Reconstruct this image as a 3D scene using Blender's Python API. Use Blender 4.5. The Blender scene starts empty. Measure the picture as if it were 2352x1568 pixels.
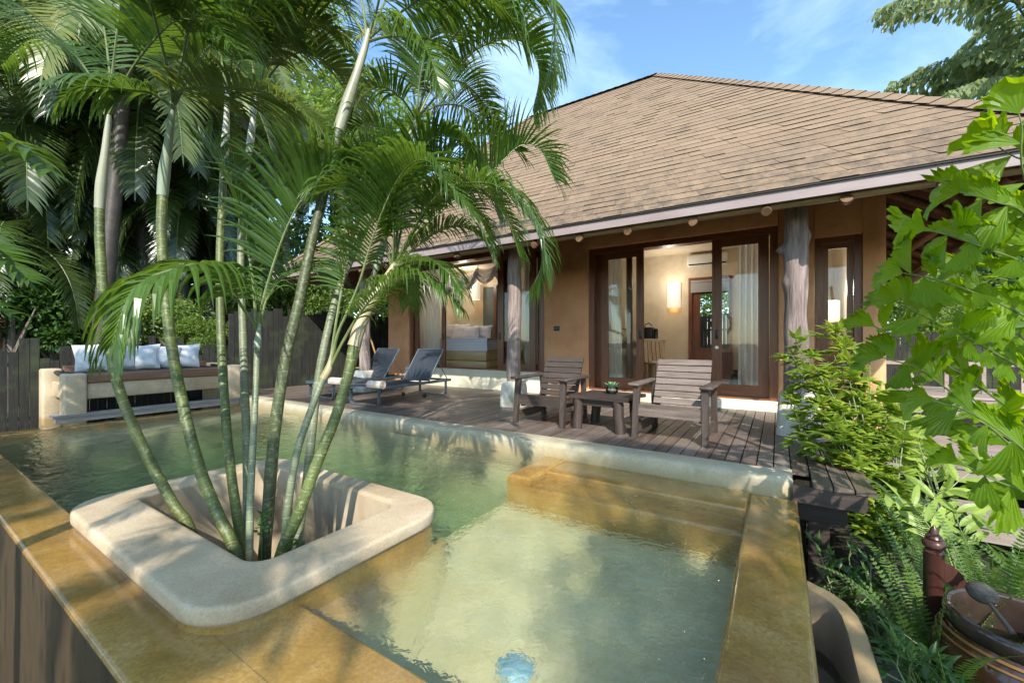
import bpy, bmesh, math, random
from mathutils import Vector, Matrix, noise
R=math.radians
rng=random.Random(7)
sc=bpy.context.scene
COL=sc.collection
# ---------------------------------------------------------------- camera geometry (measured from the photograph)
F,CX,CY,CAMH,YAW=951.,1176.,784.,1.1,R(32.7)
FX,FY,RX,RY=-math.sin(YAW),math.cos(YAW),math.cos(YAW),math.sin(YAW)
def at(u,v,d=None,x=None,y=None,z=None):
    a=(u-CX)/F; b=(CY-v)/F
    r=(FX+a*RX,FY+a*RY,b)
    if x is not None: t=x/r[0]
    elif y is not None: t=y/r[1]
    elif z is not None: t=(z-CAMH)/r[2]
    else: t=d
    return Vector((r[0]*t,r[1]*t,CAMH+r[2]*t))
def V(*a): return Vector(a)
UP=Vector((0,0,1))
# ---------------------------------------------------------------- mesh builder
class MB:
    def __init__(s): s.v=[];s.f=[];s.m=[];s.fa=[];s.va={}
    def vert(s,p,t=0.):
        s.v.append((p[0],p[1],p[2]))
        if t: s.va[len(s.v)-1]=t
        return len(s.v)-1
    def face(s,idx,m=0,r=0.): s.f.append(tuple(idx));s.m.append(m);s.fa.append(r)
    def quad(s,a,b,c,d,m=0,r=0.):
        i=[s.vert(p) for p in(a,b,c,d)]; s.face(i,m,r)
    def box(s,x0,x1,y0,y1,z0,z1,m=0,r=0.,M=None,b=0.):
        if b>0:
            bm=bmesh.new(); bmesh.ops.create_cube(bm,size=1)
            for v in bm.verts: v.co=Vector((x0+(v.co.x+.5)*(x1-x0),y0+(v.co.y+.5)*(y1-y0),z0+(v.co.z+.5)*(z1-z0)))
            bmesh.ops.bevel(bm,geom=bm.edges[:],offset=b,segments=2,profile=.5,affect='EDGES')
            s.bm(bm,m,r,M); return
        P=[V(x,y,z) for z in(z0,z1) for y in(y0,y1) for x in(x0,x1)]
        if M is not None: P=[M@p for p in P]
        i=[s.vert(p) for p in P]
        for q in((0,2,3,1),(4,5,7,6),(0,1,5,4),(2,6,7,3),(0,4,6,2),(1,3,7,5)): s.face([i[k] for k in q],m,r)
    def bm(s,bm,m=0,r=0.,M=None):
        bm.verts.index_update(); o=len(s.v)
        for v in bm.verts: s.vert(M@v.co if M is not None else v.co)
        for f in bm.faces: s.face([o+v.index for v in f.verts],m,r)
        bm.free()
    def tube(s,pts,rad,seg=8,m=0,cap=True,r=0.,tscale=1.,wob=None):
        pts=[Vector(p) for p in pts]; n=len(pts)
        if not isinstance(rad,(list,tuple)): rad=[rad]*n
        T=[(pts[min(i+1,n-1)]-pts[max(i-1,0)]).normalized() for i in range(n)]
        ref=V(0,0,1) if abs(T[0].z)<.9 else V(1,0,0)
        side=T[0].cross(ref).normalized(); rings=[];L=0.
        for i in range(n):
            if i: L+=(pts[i]-pts[i-1]).length
            side=(side-T[i]*side.dot(T[i])).normalized(); up=side.cross(T[i])
            ring=[]
            for k in range(seg):
                a=2*math.pi*k/seg; rr=rad[i]
                if wob: rr*=wob(i,a,L)
                ring.append(s.vert(pts[i]+(side*math.cos(a)+up*math.sin(a))*rr,L*tscale+1e-6))
            rings.append(ring)
        for i in range(n-1):
            for k in range(seg):
                k2=(k+1)%seg; s.face((rings[i][k],rings[i+1][k],rings[i+1][k2],rings[i][k2]),m,r)
        if cap: s.face(rings[0],m,r); s.face(rings[-1][::-1],m,r)
    def lathe(s,prof,c=(0,0,0),seg=24,m=0,r=0.):
        rings=[[s.vert((c[0]+max(p[0],1e-4)*math.cos(2*math.pi*k/seg),c[1]+max(p[0],1e-4)*math.sin(2*math.pi*k/seg),c[2]+p[1])) for k in range(seg)] for p in prof]
        for i in range(len(rings)-1):
            for k in range(seg): s.face((rings[i][k],rings[i][(k+1)%seg],rings[i+1][(k+1)%seg],rings[i+1][k]),m,r)
    def grid(s,fn,nu,nv,m=0,r=0.,flip=False):
        I=[[s.vert(fn(i/nu,j/nv)) for j in range(nv+1)] for i in range(nu+1)]
        for i in range(nu):
            for j in range(nv):
                q=(I[i][j],I[i+1][j],I[i+1][j+1],I[i][j+1]); s.face(q[::-1] if flip else q,m,r)
    def mesh(s,name,mats,smooth=False,auto=None):
        me=bpy.data.meshes.new(name); me.from_pydata(s.v,[],s.f)
        for x in(mats if isinstance(mats,(list,tuple)) else[mats]): me.materials.append(x)
        me.polygons.foreach_set('material_index',s.m)
        a=me.attributes.new('rnd','FLOAT','FACE'); a.data.foreach_set('value',s.fa)
        if s.va:
            a=me.attributes.new('tlen','FLOAT','POINT'); a.data.foreach_set('value',[s.va.get(i,0.) for i in range(len(s.v))])
        if smooth: me.polygons.foreach_set('use_smooth',[True]*len(s.f))
        me.update()
        if smooth and auto:
            me.set_sharp_from_angle(angle=R(auto))
        return me
    def obj(s,name,mats,parent=None,smooth=False,auto=40,loc=None,rz=0.):
        o=bpy.data.objects.new(name,s.mesh(name,mats,smooth,auto)); COL.objects.link(o)
        if parent: o.parent=parent
        if loc is not None: o.location=loc
        if rz: o.rotation_euler.z=rz
        return o
def tag(o,label,cat,group=None,kind=None):
    o['label']=label;o['category']=cat
    if group:o['group']=group
    if kind:o['kind']=kind
    return o
def struct(o): o['kind']='structure'; return o
def empty(name,label,cat,loc=(0,0,0),rz=0.,group=None):
    o=bpy.data.objects.new(name,None); COL.objects.link(o); o.location=loc; o.rotation_euler.z=rz; o.empty_display_size=.1
    return tag(o,label,cat,group)
def kids(o): return [c for c in bpy.data.objects if c.parent==o]
def copy_tree(o,parent=None):
    c=o.copy(); COL.objects.link(c); c.parent=parent
    for ch in kids(o): copy_tree(ch,c)
    return c
def spline(P,n):
    P=[Vector(p) for p in P]; Q=[P[0]*2-P[1]]+P+[P[-1]*2-P[-2]]
    L=[0]
    for i in range(1,len(P)): L.append(L[-1]+(P[i]-P[i-1]).length)
    out=[]
    for k in range(n):
        s=L[-1]*k/(n-1); i=0
        while i<len(P)-2 and s>L[i+1]: i+=1
        t=(s-L[i])/max(L[i+1]-L[i],1e-6); a,b,c,d=Q[i],Q[i+1],Q[i+2],Q[i+3]
        out.append(.5*((2*b)+(c-a)*t+(2*a-5*b+4*c-d)*t*t+(3*b-a-3*c+d)*t**3))
    return out
# ---------------------------------------------------------------- materials
class NT:
    def __init__(s,name):
        s.mat=bpy.data.materials.new(name); s.mat.use_nodes=True; s.t=s.mat.node_tree; s.t.nodes.clear()
        s.out=s.n('ShaderNodeOutputMaterial')
    def n(s,ty,**kw):
        x=s.t.nodes.new(ty)
        for k,v in kw.items(): setattr(x,k,v)
        return x
    def l(s,a,b): s.t.links.new(a,b)
    def set(s,x,k,v):
        if hasattr(v,'is_linked') or hasattr(v,'links'): s.l(v,x.inputs[k])
        else: x.inputs[k].default_value=v
    def coord(s,stretch=(1,1,1),kind='Object'):
        tc=s.n('ShaderNodeTexCoord'); mp=s.n('ShaderNodeMapping'); mp.inputs['Scale'].default_value=stretch
        s.l(tc.outputs[kind],mp.inputs[0]); return mp.outputs[0]
    def noise(s,co,scale,detail=4,rough=.55,dist=0.):
        x=s.n('ShaderNodeTexNoise'); s.l(co,x.inputs['Vector']); x.inputs['Scale'].default_value=scale; x.inputs['Detail'].default_value=detail
        x.inputs['Roughness'].default_value=rough; x.inputs['Distortion'].default_value=dist; return x.outputs['Fac']
    def ramp(s,f,stops):
        x=s.n('ShaderNodeValToRGB'); e=x.color_ramp.elements
        while len(e)<len(stops): e.new(.5)
        for k,(p,c) in enumerate(stops):
            e[k].position=p; e[k].color=(c if len(c)==4 else (*c,1)) if isinstance(c,tuple) else (c,c,c,1)
        s.l(f,x.inputs[0]); return x.outputs[0]
    def mix(s,f,a,b,blend='MIX'):
        x=s.n('ShaderNodeMix',data_type='RGBA',blend_type=blend)
        s.set(x,0,f)
        for k,q in((6,a),(7,b)):
            if isinstance(q,tuple): x.inputs[k].default_value=(*q[:3],1)
            else: s.l(q,x.inputs[k])
        return x.outputs[2]
    def math(s,op,a,b=None,c=None):
        x=s.n('ShaderNodeMath',operation=op); s.set(x,0,a)
        if b is not None: s.set(x,1,b)
        if c is not None: s.set(x,2,c)
        return x.outputs[0]
    def attr(s,name):
        x=s.n('ShaderNodeAttribute'); x.attribute_name=name; return x.outputs['Fac']
    def bump(s,h,strength=.3,dist=.02,normal=None):
        x=s.n('ShaderNodeBump'); x.inputs['Strength'].default_value=strength; x.inputs['Distance'].default_value=dist; s.l(h,x.inputs['Height'])
        if normal is not None: s.l(normal,x.inputs['Normal'])
        return x.outputs[0]
    def bsdf(s,col,rough=.6,normal=None,**kw):
        x=s.n('ShaderNodeBsdfPrincipled')
        if isinstance(col,tuple): x.inputs['Base Color'].default_value=(*col[:3],1)
        else: s.l(col,x.inputs['Base Color'])
        s.set(x,'Roughness',rough)
        if normal is not None: s.l(normal,x.inputs['Normal'])
        for k,v in kw.items(): s.set(x,k.replace('_',' '),v)
        return x
    def done(s,sh,sock='Surface'):
        s.l(sh.outputs[0] if hasattr(sh,'outputs') else sh,s.out.inputs[sock]); return s.mat
def pmat(name,c1,c2,scale=4,rough=.6,bump=.2,bscale=30,stretch=(1,1,1),c3=None,s3=1.2,lo3=.5,hi3=.7,lo=.35,hi=.65,bdist=.01,**kw):
    t=NT(name); co=t.coord(stretch)
    n1=t.noise(co,scale,6,.6); col=t.ramp(n1,[(lo,c1),(hi,c2)])
    if c3:
        n3=t.noise(t.coord(stretch if kw.pop('st3',False) else (1,1,1)),s3,5,.65); col=t.mix(t.ramp(n3,[(lo3,0.),(hi3,1.)]),col,c3)
    gr=kw.pop('grain',0.)
    if gr: col=t.mix(1.,col,t.ramp(t.noise(t.coord(),75,5,.75),[(.30,1-gr),(.55,1.)]),'MULTIPLY')
    band=kw.pop('band',None)
    if band:
        sx=t.n('ShaderNodeSeparateXYZ'); t.l(t.coord(),sx.inputs[0]); w_=t.math('ADD',sx.outputs[2],t.math('MULTIPLY_ADD',t.noise(t.coord((1,1,.5)),9,6,.7),band[2],-band[2]*.5))
        mr=t.n('ShaderNodeMapRange'); t.l(w_,mr.inputs[0]); mr.inputs[1].default_value=band[1]; mr.inputs[2].default_value=band[0]; col=t.mix(t.math('MULTIPLY',mr.outputs[0],.8),col,band[3])
    nb=t.noise(co,bscale,5,.6)
    return t.done(t.bsdf(col,rough,t.bump(nb,bump,bdist),**kw))
def woodmat(name,cols,axis='x',pitch=None,plank='x',rough=.6,grain=18,bump=.25,spot=None):
    # grain runs along `axis`; each plank (face attribute rnd) gets its own tone
    t=NT(name); st={'x':(1,14,14),'y':(14,1,14),'z':(14,14,1)}[axis]
    co=t.coord(st); r=t.attr('rnd')
    off=t.n('ShaderNodeVectorMath',operation='ADD'); t.l(co,off.inputs[0])
    cb=t.n('ShaderNodeCombineXYZ'); 
    for k in range(3): t.l(t.math('MULTIPLY',r,37.3+k*11),cb.inputs[k])
    t.l(cb.outputs[0],off.inputs[1]); co=off.outputs[0]
    g=t.noise(co,1.6,7,.65,.6); g2=t.noise(co,grain/3,4,.6)
    col=t.ramp(g,[(.3,cols[0]),(.5,cols[1]),(.7,cols[2])])
    tone=t.math('MULTIPLY_ADD',r,.7,.62)
    col=t.mix(1.,col,t.ramp(tone,[(.0,0.),(1.,1.)]),'MULTIPLY') if False else t.mix(t.math('MULTIPLY',r,.55),col,cols[3] if len(cols)>3 else cols[2])
    crack=t.ramp(g2,[(.28,.25),(.42,1.)])
    col=t.mix(.6,col,t.mix(1.,col,crack,'MULTIPLY'))
    if spot:
        col=t.mix(t.ramp(t.noise(t.coord(),spot[1],5,.6),[(.5,0.),(.68,1.)]),col,spot[0])
    h=t.math('ADD',g2,t.math('MULTIPLY',g,.6))
    return t.done(t.bsdf(col,rough,t.bump(h,bump,.008)))
def leafmat(name,c1,c2,trans,tf=.35,rough=.38,yellow=None,spec=.5):
    t=NT(name); r=t.attr('rnd'); oi=t.n('ShaderNodeObjectInfo').outputs['Random']
    n=t.noise(t.coord(),2.3,3)
    f=t.math('MULTIPLY_ADD',n,.6,t.math('MULTIPLY',r,.55)); f=t.math('SUBTRACT',f,.08)
    st=[(.12,c1),(.78,c2)]
    if yellow: st=[(.12,c1),(.66,c2),(.85,yellow)]
    col=t.ramp(f,st)
    col=t.mix(t.math('MULTIPLY',oi,.25),col,t.mix(1.,col,(.75,.85,.6),'MULTIPLY'))
    p=t.bsdf(col,rough,Specular_IOR_Level=spec)
    tr=t.n('ShaderNodeBsdfTranslucent'); t.l(t.mix(1.,t.mix(.5,col,trans),(1.25,1.25,1.0),'MULTIPLY'),tr.inputs['Color'])
    m=t.n('ShaderNodeMixShader'); m.inputs[0].default_value=tf; t.l(p.outputs[0],m.inputs[1]); t.l(tr.outputs[0],m.inputs[2])
    return t.done(m)
M={}
M['coping']=pmat('cream_plaster',(.44,.37,.245),(.56,.485,.345),3,.6,.35,25,c3=(.38,.33,.21),s3=2.6,lo3=.5,hi3=.7,grain=.35,band=(-.13,-.03,.12,(.30,.235,.11)))
M['planter']=pmat('beige_plaster',(.47,.355,.225),(.59,.475,.33),2.5,.62,.35,28,c3=(.38,.27,.16),s3=1.6,lo3=.5,hi3=.75,grain=.28,band=(-.15,-.09,.05,(.34,.22,.09)))
M['planter_in']=pmat('streaked_plaster',(.36,.27,.17),(.5,.4,.28),3,.7,.35,22,stretch=(1,1,.35),c3=(.22,.17,.11),s3=2.,lo3=.5,hi3=.7)
def ochre(name='wet_ochre_plaster',fade=.8,k=1.):
    t=NT(name); co=t.coord()
    col=t.ramp(t.noise(co,3.2,7,.65,.4),[(.28,(.21*k,.115*k,.027*k)),(.5,(.345*k,.205*k,.052*k)),(.72,(.46*k,.31*k,.115*k))])
    fine=t.noise(co,60,4,.7); col=t.mix(t.ramp(fine,[(.35,.6),(.62,0.)]),col,(.20,.105,.028))
    col=t.mix(t.ramp(t.noise(co,1.3,5,.6),[(.52,0.),(.70,.75)]),col,(.19,.11,.035))
    sx=t.n('ShaderNodeSeparateXYZ'); t.l(co,sx.inputs[0]); zz=t.math('ADD',sx.outputs[2],t.math('MULTIPLY_ADD',t.noise(co,5,5,.65),.22,-.11)); mr=t.n('ShaderNodeMapRange'); t.l(zz,mr.inputs[0]); mr.inputs[1].default_value=-.27; mr.inputs[2].default_value=-.42; col=t.mix(t.math('MULTIPLY',mr.outputs[0],fade),col,(.50,.43,.22))
    h=t.math('ADD',t.noise(co,45,4),t.math('MULTIPLY',t.noise(co,6,3),.8))
    return t.done(t.bsdf(col,t.ramp(t.noise(co,4,4),[(.35,.09),(.65,.34)]),t.bump(h,.3,.008),Coat_Weight=.45,Coat_Roughness=.12))
M['ochre']=ochre(); M['ochre_step']=ochre('olive_ochre_plaster',0.,1.08)
def poolin():
    t=NT('pool_plaster'); co=t.coord()
    col=t.ramp(t.noise(co,2.2,6,.6),[(.3,(.52,.42,.22)),(.6,(.66,.555,.33)),(.8,(.56,.45,.23))])
    fine=t.noise(co,26,4,.7); col=t.mix(t.ramp(fine,[(.3,.4),(.6,0.)]),col,(.40,.31,.12)); mo=t.noise(co,5.5,5,.6,.8); col=t.mix(t.ramp(mo,[(.38,.55),(.6,0.)]),col,(.36,.33,.19))  # broad mottle stands in for caustic ripple light on the floor
    return t.done(t.bsdf(col,.6,t.bump(t.noise(co,20,4),.3,.01)))
M['pool']=poolin()
M['pool_out']=pmat('painted_dapple_pool_wall',(.035,.022,.012),(.10,.066,.034),4,.5,.35,24,stretch=(1.3,1.3,.4),c3=(.022,.015,.01),s3=4,lo3=.48,hi3=.66,st3=True)  # shade and dappled light streaks are put into the wall colour
M['adobe']=pmat('adobe',(.58,.275,.13),(.68,.355,.18),1.6,.8,.55,7,c3=(.45,.20,.09),s3=.9,lo3=.5,hi3=.72,bdist=.03)
M['adobe_far']=pmat('peach_render',(.50,.28,.16),(.58,.34,.2),1.6,.8,.3,9)
M['cream_wall']=pmat('cream_interior_plaster',(.66,.57,.41),(.74,.65,.49),1.8,.75,.35,9,c3=(.56,.46,.30),s3=1.2)
M['sill']=pmat('cream_sill',(.66,.60,.44),(.74,.69,.54),3,.6,.2,22,c3=(.5,.42,.25),s3=1.5,lo3=.55,hi3=.75)
M['plinth']=pmat('worn_white_plinth',(.55,.51,.42),(.72,.69,.6),4,.7,.3,24,stretch=(1,1,.4),c3=(.36,.31,.22),s3=2.5,lo3=.52,hi3=.72)
M['deck']=woodmat('deck_boards',[(.055,.037,.028),(.115,.080,.060),(.20,.152,.120),(.26,.218,.188)],'y',rough=.42,bump=.35,spot=((.10,.07,.055),1.6))
M['deck_dark']=woodmat('dark_decking_edge',[(.03,.02,.018),(.05,.034,.03),(.07,.05,.04)],'x',rough=.55)
M['walk']=woodmat('walkway_boards',[(.17,.12,.10),(.26,.2,.165),(.34,.28,.24),(.40,.34,.30)],'x',rough=.55)
M['chair']=woodmat('weathered_shade_tone_wood',[(.022,.013,.009),(.042,.027,.021),(.078,.054,.043),(.06,.043,.035)],'x',rough=.62,bump=.5)  # weathered wood, darkened to carry the shade over the left chair
M['chair_pale']=woodmat('weathered_sunlit_tone_wood',[(.05,.033,.025),(.14,.102,.083),(.245,.19,.16),(.2,.155,.13)],'x',rough=.65,bump=.6)  # paler copy of the chair wood, standing for direct sun
M['chair_z']=woodmat('weathered_chair_posts',[(.022,.014,.010),(.048,.032,.025),(.085,.06,.048),(.062,.045,.036)],'z',rough=.62,bump=.5)  # posts darkened along with the shaded chair colour
M['chair_y']=woodmat('weathered_chair_arms',[(.032,.02,.015),(.07,.048,.038),(.125,.092,.075),(.095,.07,.057)],'y',rough=.62,bump=.5)
M['frame']=woodmat('red_hardwood',[(.105,.036,.016),(.17,.062,.027),(.235,.095,.045)],'z',rough=.35,bump=.1)
M['frame_x']=woodmat('red_hardwood_rail',[(.105,.036,.016),(.17,.062,.027),(.235,.095,.045)],'x',rough=.35,bump=.1)
def drift(name,cols,bump=.9):
    t=NT(name); co=t.coord((16,16,1.4)); g=t.noise(co,1.3,8,.68,.8)
    col=t.ramp(g,[(.28,cols[0]),(.5,cols[1]),(.72,cols[2])])
    b=t.noise(t.coord(),2.2,4); col=t.mix(t.ramp(b,[(.5,0.),(.7,.75)]),col,cols[3])
    return t.done(t.bsdf(col,.75,t.bump(g,bump,.03)))
M['drift']=drift('grey_driftwood',[(.06,.043,.036),(.28,.215,.19),(.46,.37,.335),(.19,.14,.12)])
M['drift_dark']=drift('dark_gnarled_log',[(.06,.043,.038),(.23,.17,.155),(.42,.33,.305),(.14,.10,.09)])
M['log']=woodmat('pale_log',[(.22,.14,.07),(.32,.21,.11),(.42,.29,.165)],'x',rough=.6)
M['logy']=woodmat('brown_rafter_log',[(.10,.05,.022),(.16,.083,.037),(.22,.12,.057)],'y',rough=.6)
M['fascia']=pmat('mauve_fascia_board',(.27,.205,.20),(.32,.25,.243),6,.5,.08,30,stretch=(.3,1,1))
def shingle():
    t=NT('asphalt_shingles'); co=t.coord(); r=t.attr('rnd')
    g=t.noise(co,75,4,.75); big=t.noise(co,1.1,5,.6)
    u=t.n('ShaderNodeSeparateXYZ'); t.l(co,u.inputs[0])
    col=t.ramp(t.math('MULTIPLY_ADD',r,.12,t.math('MULTIPLY',g,.9)),[(.25,(.145,.094,.057)),(.55,(.245,.165,.103)),(.85,(.34,.24,.155))])
    col=t.mix(t.ramp(big,[(.5,0.),(.75,.45)]),col,(.12,.085,.06))
    st=t.noise(t.coord((1.2,.5,.5)),2.4,5,.7); col=t.mix(t.ramp(st,[(.58,0.),(.74,.5)]),col,(.07,.055,.045))
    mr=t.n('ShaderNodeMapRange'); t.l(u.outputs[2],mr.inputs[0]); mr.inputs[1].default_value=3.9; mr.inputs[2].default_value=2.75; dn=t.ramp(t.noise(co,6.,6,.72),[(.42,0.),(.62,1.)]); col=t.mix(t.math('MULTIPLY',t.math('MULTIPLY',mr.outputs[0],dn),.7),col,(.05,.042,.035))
    return t.done(t.bsdf(col,.9,t.bump(g,.5,.004)))
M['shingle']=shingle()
M['underside']=pmat('dark_thatch_underside',(.10,.05,.03),(.2,.11,.07),30,.85,.5,60)
M['dark']=pmat('painted_shadow_line',(.02,.015,.012),(.03,.022,.018),6,.7,.1,20)  # dark colour drawn as the shadow line under roof courses and caps
M['metal_blue']=pmat('slate_painted_metal',(.10,.135,.165),(.13,.17,.20),8,.38,.03,60,Metallic=.35)
M['mesh']=pmat('charcoal_sling_fabric',(.022,.028,.038),(.035,.043,.055),200,.55,.2,400,Specular_IOR_Level=.6)
M['towel']=pmat('beige_towel',(.55,.43,.36),(.65,.53,.45),40,.95,.8,160,bdist=.006)
M['cushion']=pmat('white_cotton_shade_tone',(.42,.45,.49),(.50,.52,.56),6,.9,.3,14,bdist=.015)  # white cotton toned down so its colour carries the shade
M['linen']=pmat('white_bed_linen',(.66,.66,.72),(.74,.74,.80),6,.85,.25,12,bdist=.02)
def stripes():
    t=NT('striped_bed_linen'); w=t.n('ShaderNodeTexWave'); w.bands_direction='Z'; w.inputs['Scale'].default_value=8; t.l(t.coord((1,1,1)),w.inputs['Vector'])
    return t.done(t.bsdf(t.mix(t.ramp(w.outputs['Fac'],[(.4,0.),(.6,1.)]),(.70,.70,.77),(.56,.56,.64)),.8,t.bump(t.noise(t.coord(),9,4),.3,.02)))
M['stripe']=stripes()
def thin(name,col,f):
    t=NT(name); d=t.bsdf(col,.9); tr=t.n('ShaderNodeBsdfTranslucent'); tr.inputs['Color'].default_value=(*col,1); tp=t.n('ShaderNodeBsdfTransparent')
    a=t.n('ShaderNodeMixShader'); a.inputs[0].default_value=.5; t.l(d.outputs[0],a.inputs[1]); t.l(tr.outputs[0],a.inputs[2])
    b=t.n('ShaderNodeMixShader'); b.inputs[0].default_value=f; t.l(a.outputs[0],b.inputs[1]); t.l(tp.outputs[0],b.inputs[2]); return t.done(b)
M['sheer']=thin('white_sheer_cloth',(.78,.80,.80),.12)
M['blind']=thin('roman_blind_cloth',(.62,.60,.58),.02)
M['gauze']=thin('white_gauze',(.86,.86,.92),.10)
def glass():
    t=NT('window_glass'); fr=t.n('ShaderNodeFresnel'); fr.inputs['IOR'].default_value=1.5
    g=t.n('ShaderNodeBsdfGlossy'); g.inputs['Roughness'].default_value=.0; tp=t.n('ShaderNodeBsdfTransparent'); tp.inputs['Color'].default_value=(.90,.93,.92,1)
    m=t.n('ShaderNodeMixShader'); t.l(t.math('MULTIPLY_ADD',fr.outputs[0],1.3,.03),m.inputs[0]); t.l(tp.outputs[0],m.inputs[1]); t.l(g.outputs[0],m.inputs[2]); return t.done(m)
M['glass']=glass()
def water():
    t=NT('pool_water'); co=t.coord()
    geo=t.n('ShaderNodeNewGeometry'); n1=t.noise(t.coord((1,1.4,1)),5.,3,.5,.8); n2=t.noise(co,19,3,.55,.5)
    bp=t.bump(t.math('ADD',t.math('MULTIPLY',n1,1.),t.math('MULTIPLY',n2,.35)),WBUMP,.03)
    fr=t.n('ShaderNodeFresnel'); fr.inputs['IOR'].default_value=1.33; bpf=t.bump(n1,.06,.03); t.l(bpf,fr.inputs['Normal'])
    g=t.n('ShaderNodeBsdfGlossy'); g.inputs['Roughness'].default_value=.02; t.l(bp,g.inputs['Normal'])
    tp=t.n('ShaderNodeBsdfTransparent'); tp.inputs['Color'].default_value=(1,1,1,1)
    rf=t.n('ShaderNodeBsdfRefraction'); rf.inputs['IOR'].default_value=1.04; rf.inputs['Roughness'].default_value=0.; n4=t.noise(co,14,3,.55,1.0); t.l(t.bump(t.math('ADD',n4,t.math('MULTIPLY',n2,.35)),.85,.10),rf.inputs['Normal'])
    a=t.n('ShaderNodeMixShader'); t.l(t.math('SUBTRACT',1.,geo.outputs['Backfacing']),a.inputs[0]); t.l(tp.outputs[0],a.inputs[1]); t.l(rf.outputs[0],a.inputs[2])
    m=t.n('ShaderNodeMixShader'); t.l(t.math('MULTIPLY',t.math('MULTIPLY',fr.outputs[0],1.3),t.math('SUBTRACT',1.,geo.outputs['Backfacing'])),m.inputs[0]); t.l(a.outputs[0],m.inputs[1]); t.l(g.outputs[0],m.inputs[2]); t.l(m.outputs[0],t.out.inputs['Surface'])
    va=t.n('ShaderNodeVolumeAbsorption'); va.inputs['Color'].default_value=(.30,.585,.49,1); va.inputs['Density'].default_value=.54; t.l(va.outputs[0],t.out.inputs['Volume'])
    return t.mat
WREF=.0; WBUMP=1.0
M['water']=water()
def trunkmat(name,c1,c2,lich,ring,lo=.58,sp=.075):
    t=NT(name); co=t.coord(); L=t.attr('tlen')
    col=t.ramp(t.noise(co,5,5,.6),[(.35,c1),(.65,c2)])
    col=t.mix(t.ramp(t.noise(co,38,4,.65),[(lo-.04,0.),(lo+.07,.85)]),col,lich); col=t.mix(t.ramp(t.noise(t.coord((1,1,.4)),7,5,.7),[(.5,0.),(.68,.7)]),col,tuple(x*.45+.02 for x in c1))
    jit=t.math('ADD',t.math('MULTIPLY',t.noise(co,9,2),.012),t.math('MULTIPLY',t.noise(co,2.2,2),.16))
    fr=t.math('FRACT',t.math('DIVIDE',t.math('ADD',L,jit),sp))
    col=t.mix(t.ramp(fr,[(.0,.55),(.035,.55),(.05,0.)]),col,ring)
    col=t.mix(t.ramp(fr,[(.07,.0),(.08,.45),(.2,0.)]),col,tuple(x*.4 for x in c1))
    return t.done(t.bsdf(col,.5,t.bump(t.math('ADD',t.noise(co,50,4),t.math('MULTIPLY',t.ramp(fr,[(0.,1.),(.08,0.)]),.8)),.35,.004)))
M['tr_green']=trunkmat('green_ringed_palm_stem',(.06,.085,.016),(.115,.145,.035),(.25,.26,.13),(.34,.27,.16))
M['tr_dark']=trunkmat('dark_olive_palm_stem',(.045,.06,.018),(.085,.10,.035),(.20,.20,.12),(.20,.18,.11),.56)
M['tr_grey']=trunkmat('grey_palm_stem',(.12,.145,.075),(.20,.22,.13),(.32,.33,.24),(.40,.38,.30),.6)
M['tr_bg']=trunkmat('rough_brown_palm_trunk',(.035,.026,.018),(.075,.058,.042),(.12,.10,.07),(.05,.04,.03),.6,.09)
def shaft(name,c1,c2,c3):
    t=NT(name); co=t.coord((6,6,1)); col=t.ramp(t.noise(co,1.2,4),[(.3,c1),(.55,c2),(.75,c3)])
    return t.done(t.bsdf(col,.42,t.bump(t.noise(co,6,3),.08,.004)))
M['sh_pale']=shaft('pale_crownshaft',(.24,.25,.17),(.36,.36,.27),(.34,.33,.09))
M['sh_white']=shaft('white_crownshaft',(.38,.39,.31),(.52,.52,.44),(.38,.33,.2))
M['sh_green']=shaft('green_crownshaft',(.15,.20,.11),(.22,.27,.18),(.30,.33,.26))
M['sh_tan']=shaft('tan_crownshaft',(.30,.26,.12),(.44,.36,.24),(.20,.22,.08))
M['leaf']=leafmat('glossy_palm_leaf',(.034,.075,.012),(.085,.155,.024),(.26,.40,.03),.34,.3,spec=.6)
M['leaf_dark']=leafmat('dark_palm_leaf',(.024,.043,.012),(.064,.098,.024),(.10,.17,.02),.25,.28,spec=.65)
M['leaf_lit']=leafmat('sunlit_tone_palm_leaf',(.08,.115,.035),(.20,.235,.085),(.34,.42,.10),.4,.32,(.30,.24,.05),.6)  # lit copy of the palm leaf; sunshine is put into the colour
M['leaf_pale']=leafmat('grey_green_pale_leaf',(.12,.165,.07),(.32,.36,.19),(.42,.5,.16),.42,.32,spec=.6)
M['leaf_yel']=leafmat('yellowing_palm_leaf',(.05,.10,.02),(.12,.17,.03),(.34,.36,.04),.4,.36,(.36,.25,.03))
M['rachis']=pmat('green_petiole',(.10,.14,.04),(.18,.21,.08),12,.45,.1,40)
M['fish']=leafmat('fishtail_palm_leaf',(.06,.135,.006),(.17,.29,.012),(.48,.62,.0),.52,.42,spec=.3)
M['shrub']=leafmat('bright_shrub_leaf',(.12,.20,.03),(.30,.40,.06),(.5,.6,.06),.42,.42,(.5,.44,.08))
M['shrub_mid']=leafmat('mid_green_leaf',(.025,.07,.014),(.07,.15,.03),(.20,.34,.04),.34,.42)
M['shrub_far']=leafmat('sunlit_far_leaf',(.07,.13,.03),(.2,.28,.06),(.38,.5,.08),.42,.45,(.36,.38,.08))  # brighter foliage copy with the sunlit look in its colour
M['fern']=leafmat('sword_fern_leaf',(.04,.10,.016),(.14,.23,.04),(.28,.44,.05),.38,.45)
M['fern_pale']=leafmat('pale_bamboo_palm_leaf',(.18,.27,.04),(.36,.46,.09),(.5,.62,.09),.4,.4)
M['bark']=pmat('grey_brown_bark',(.11,.085,.065),(.22,.18,.14),5,.85,.8,18,stretch=(3,3,.6),bdist=.03)
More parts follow.
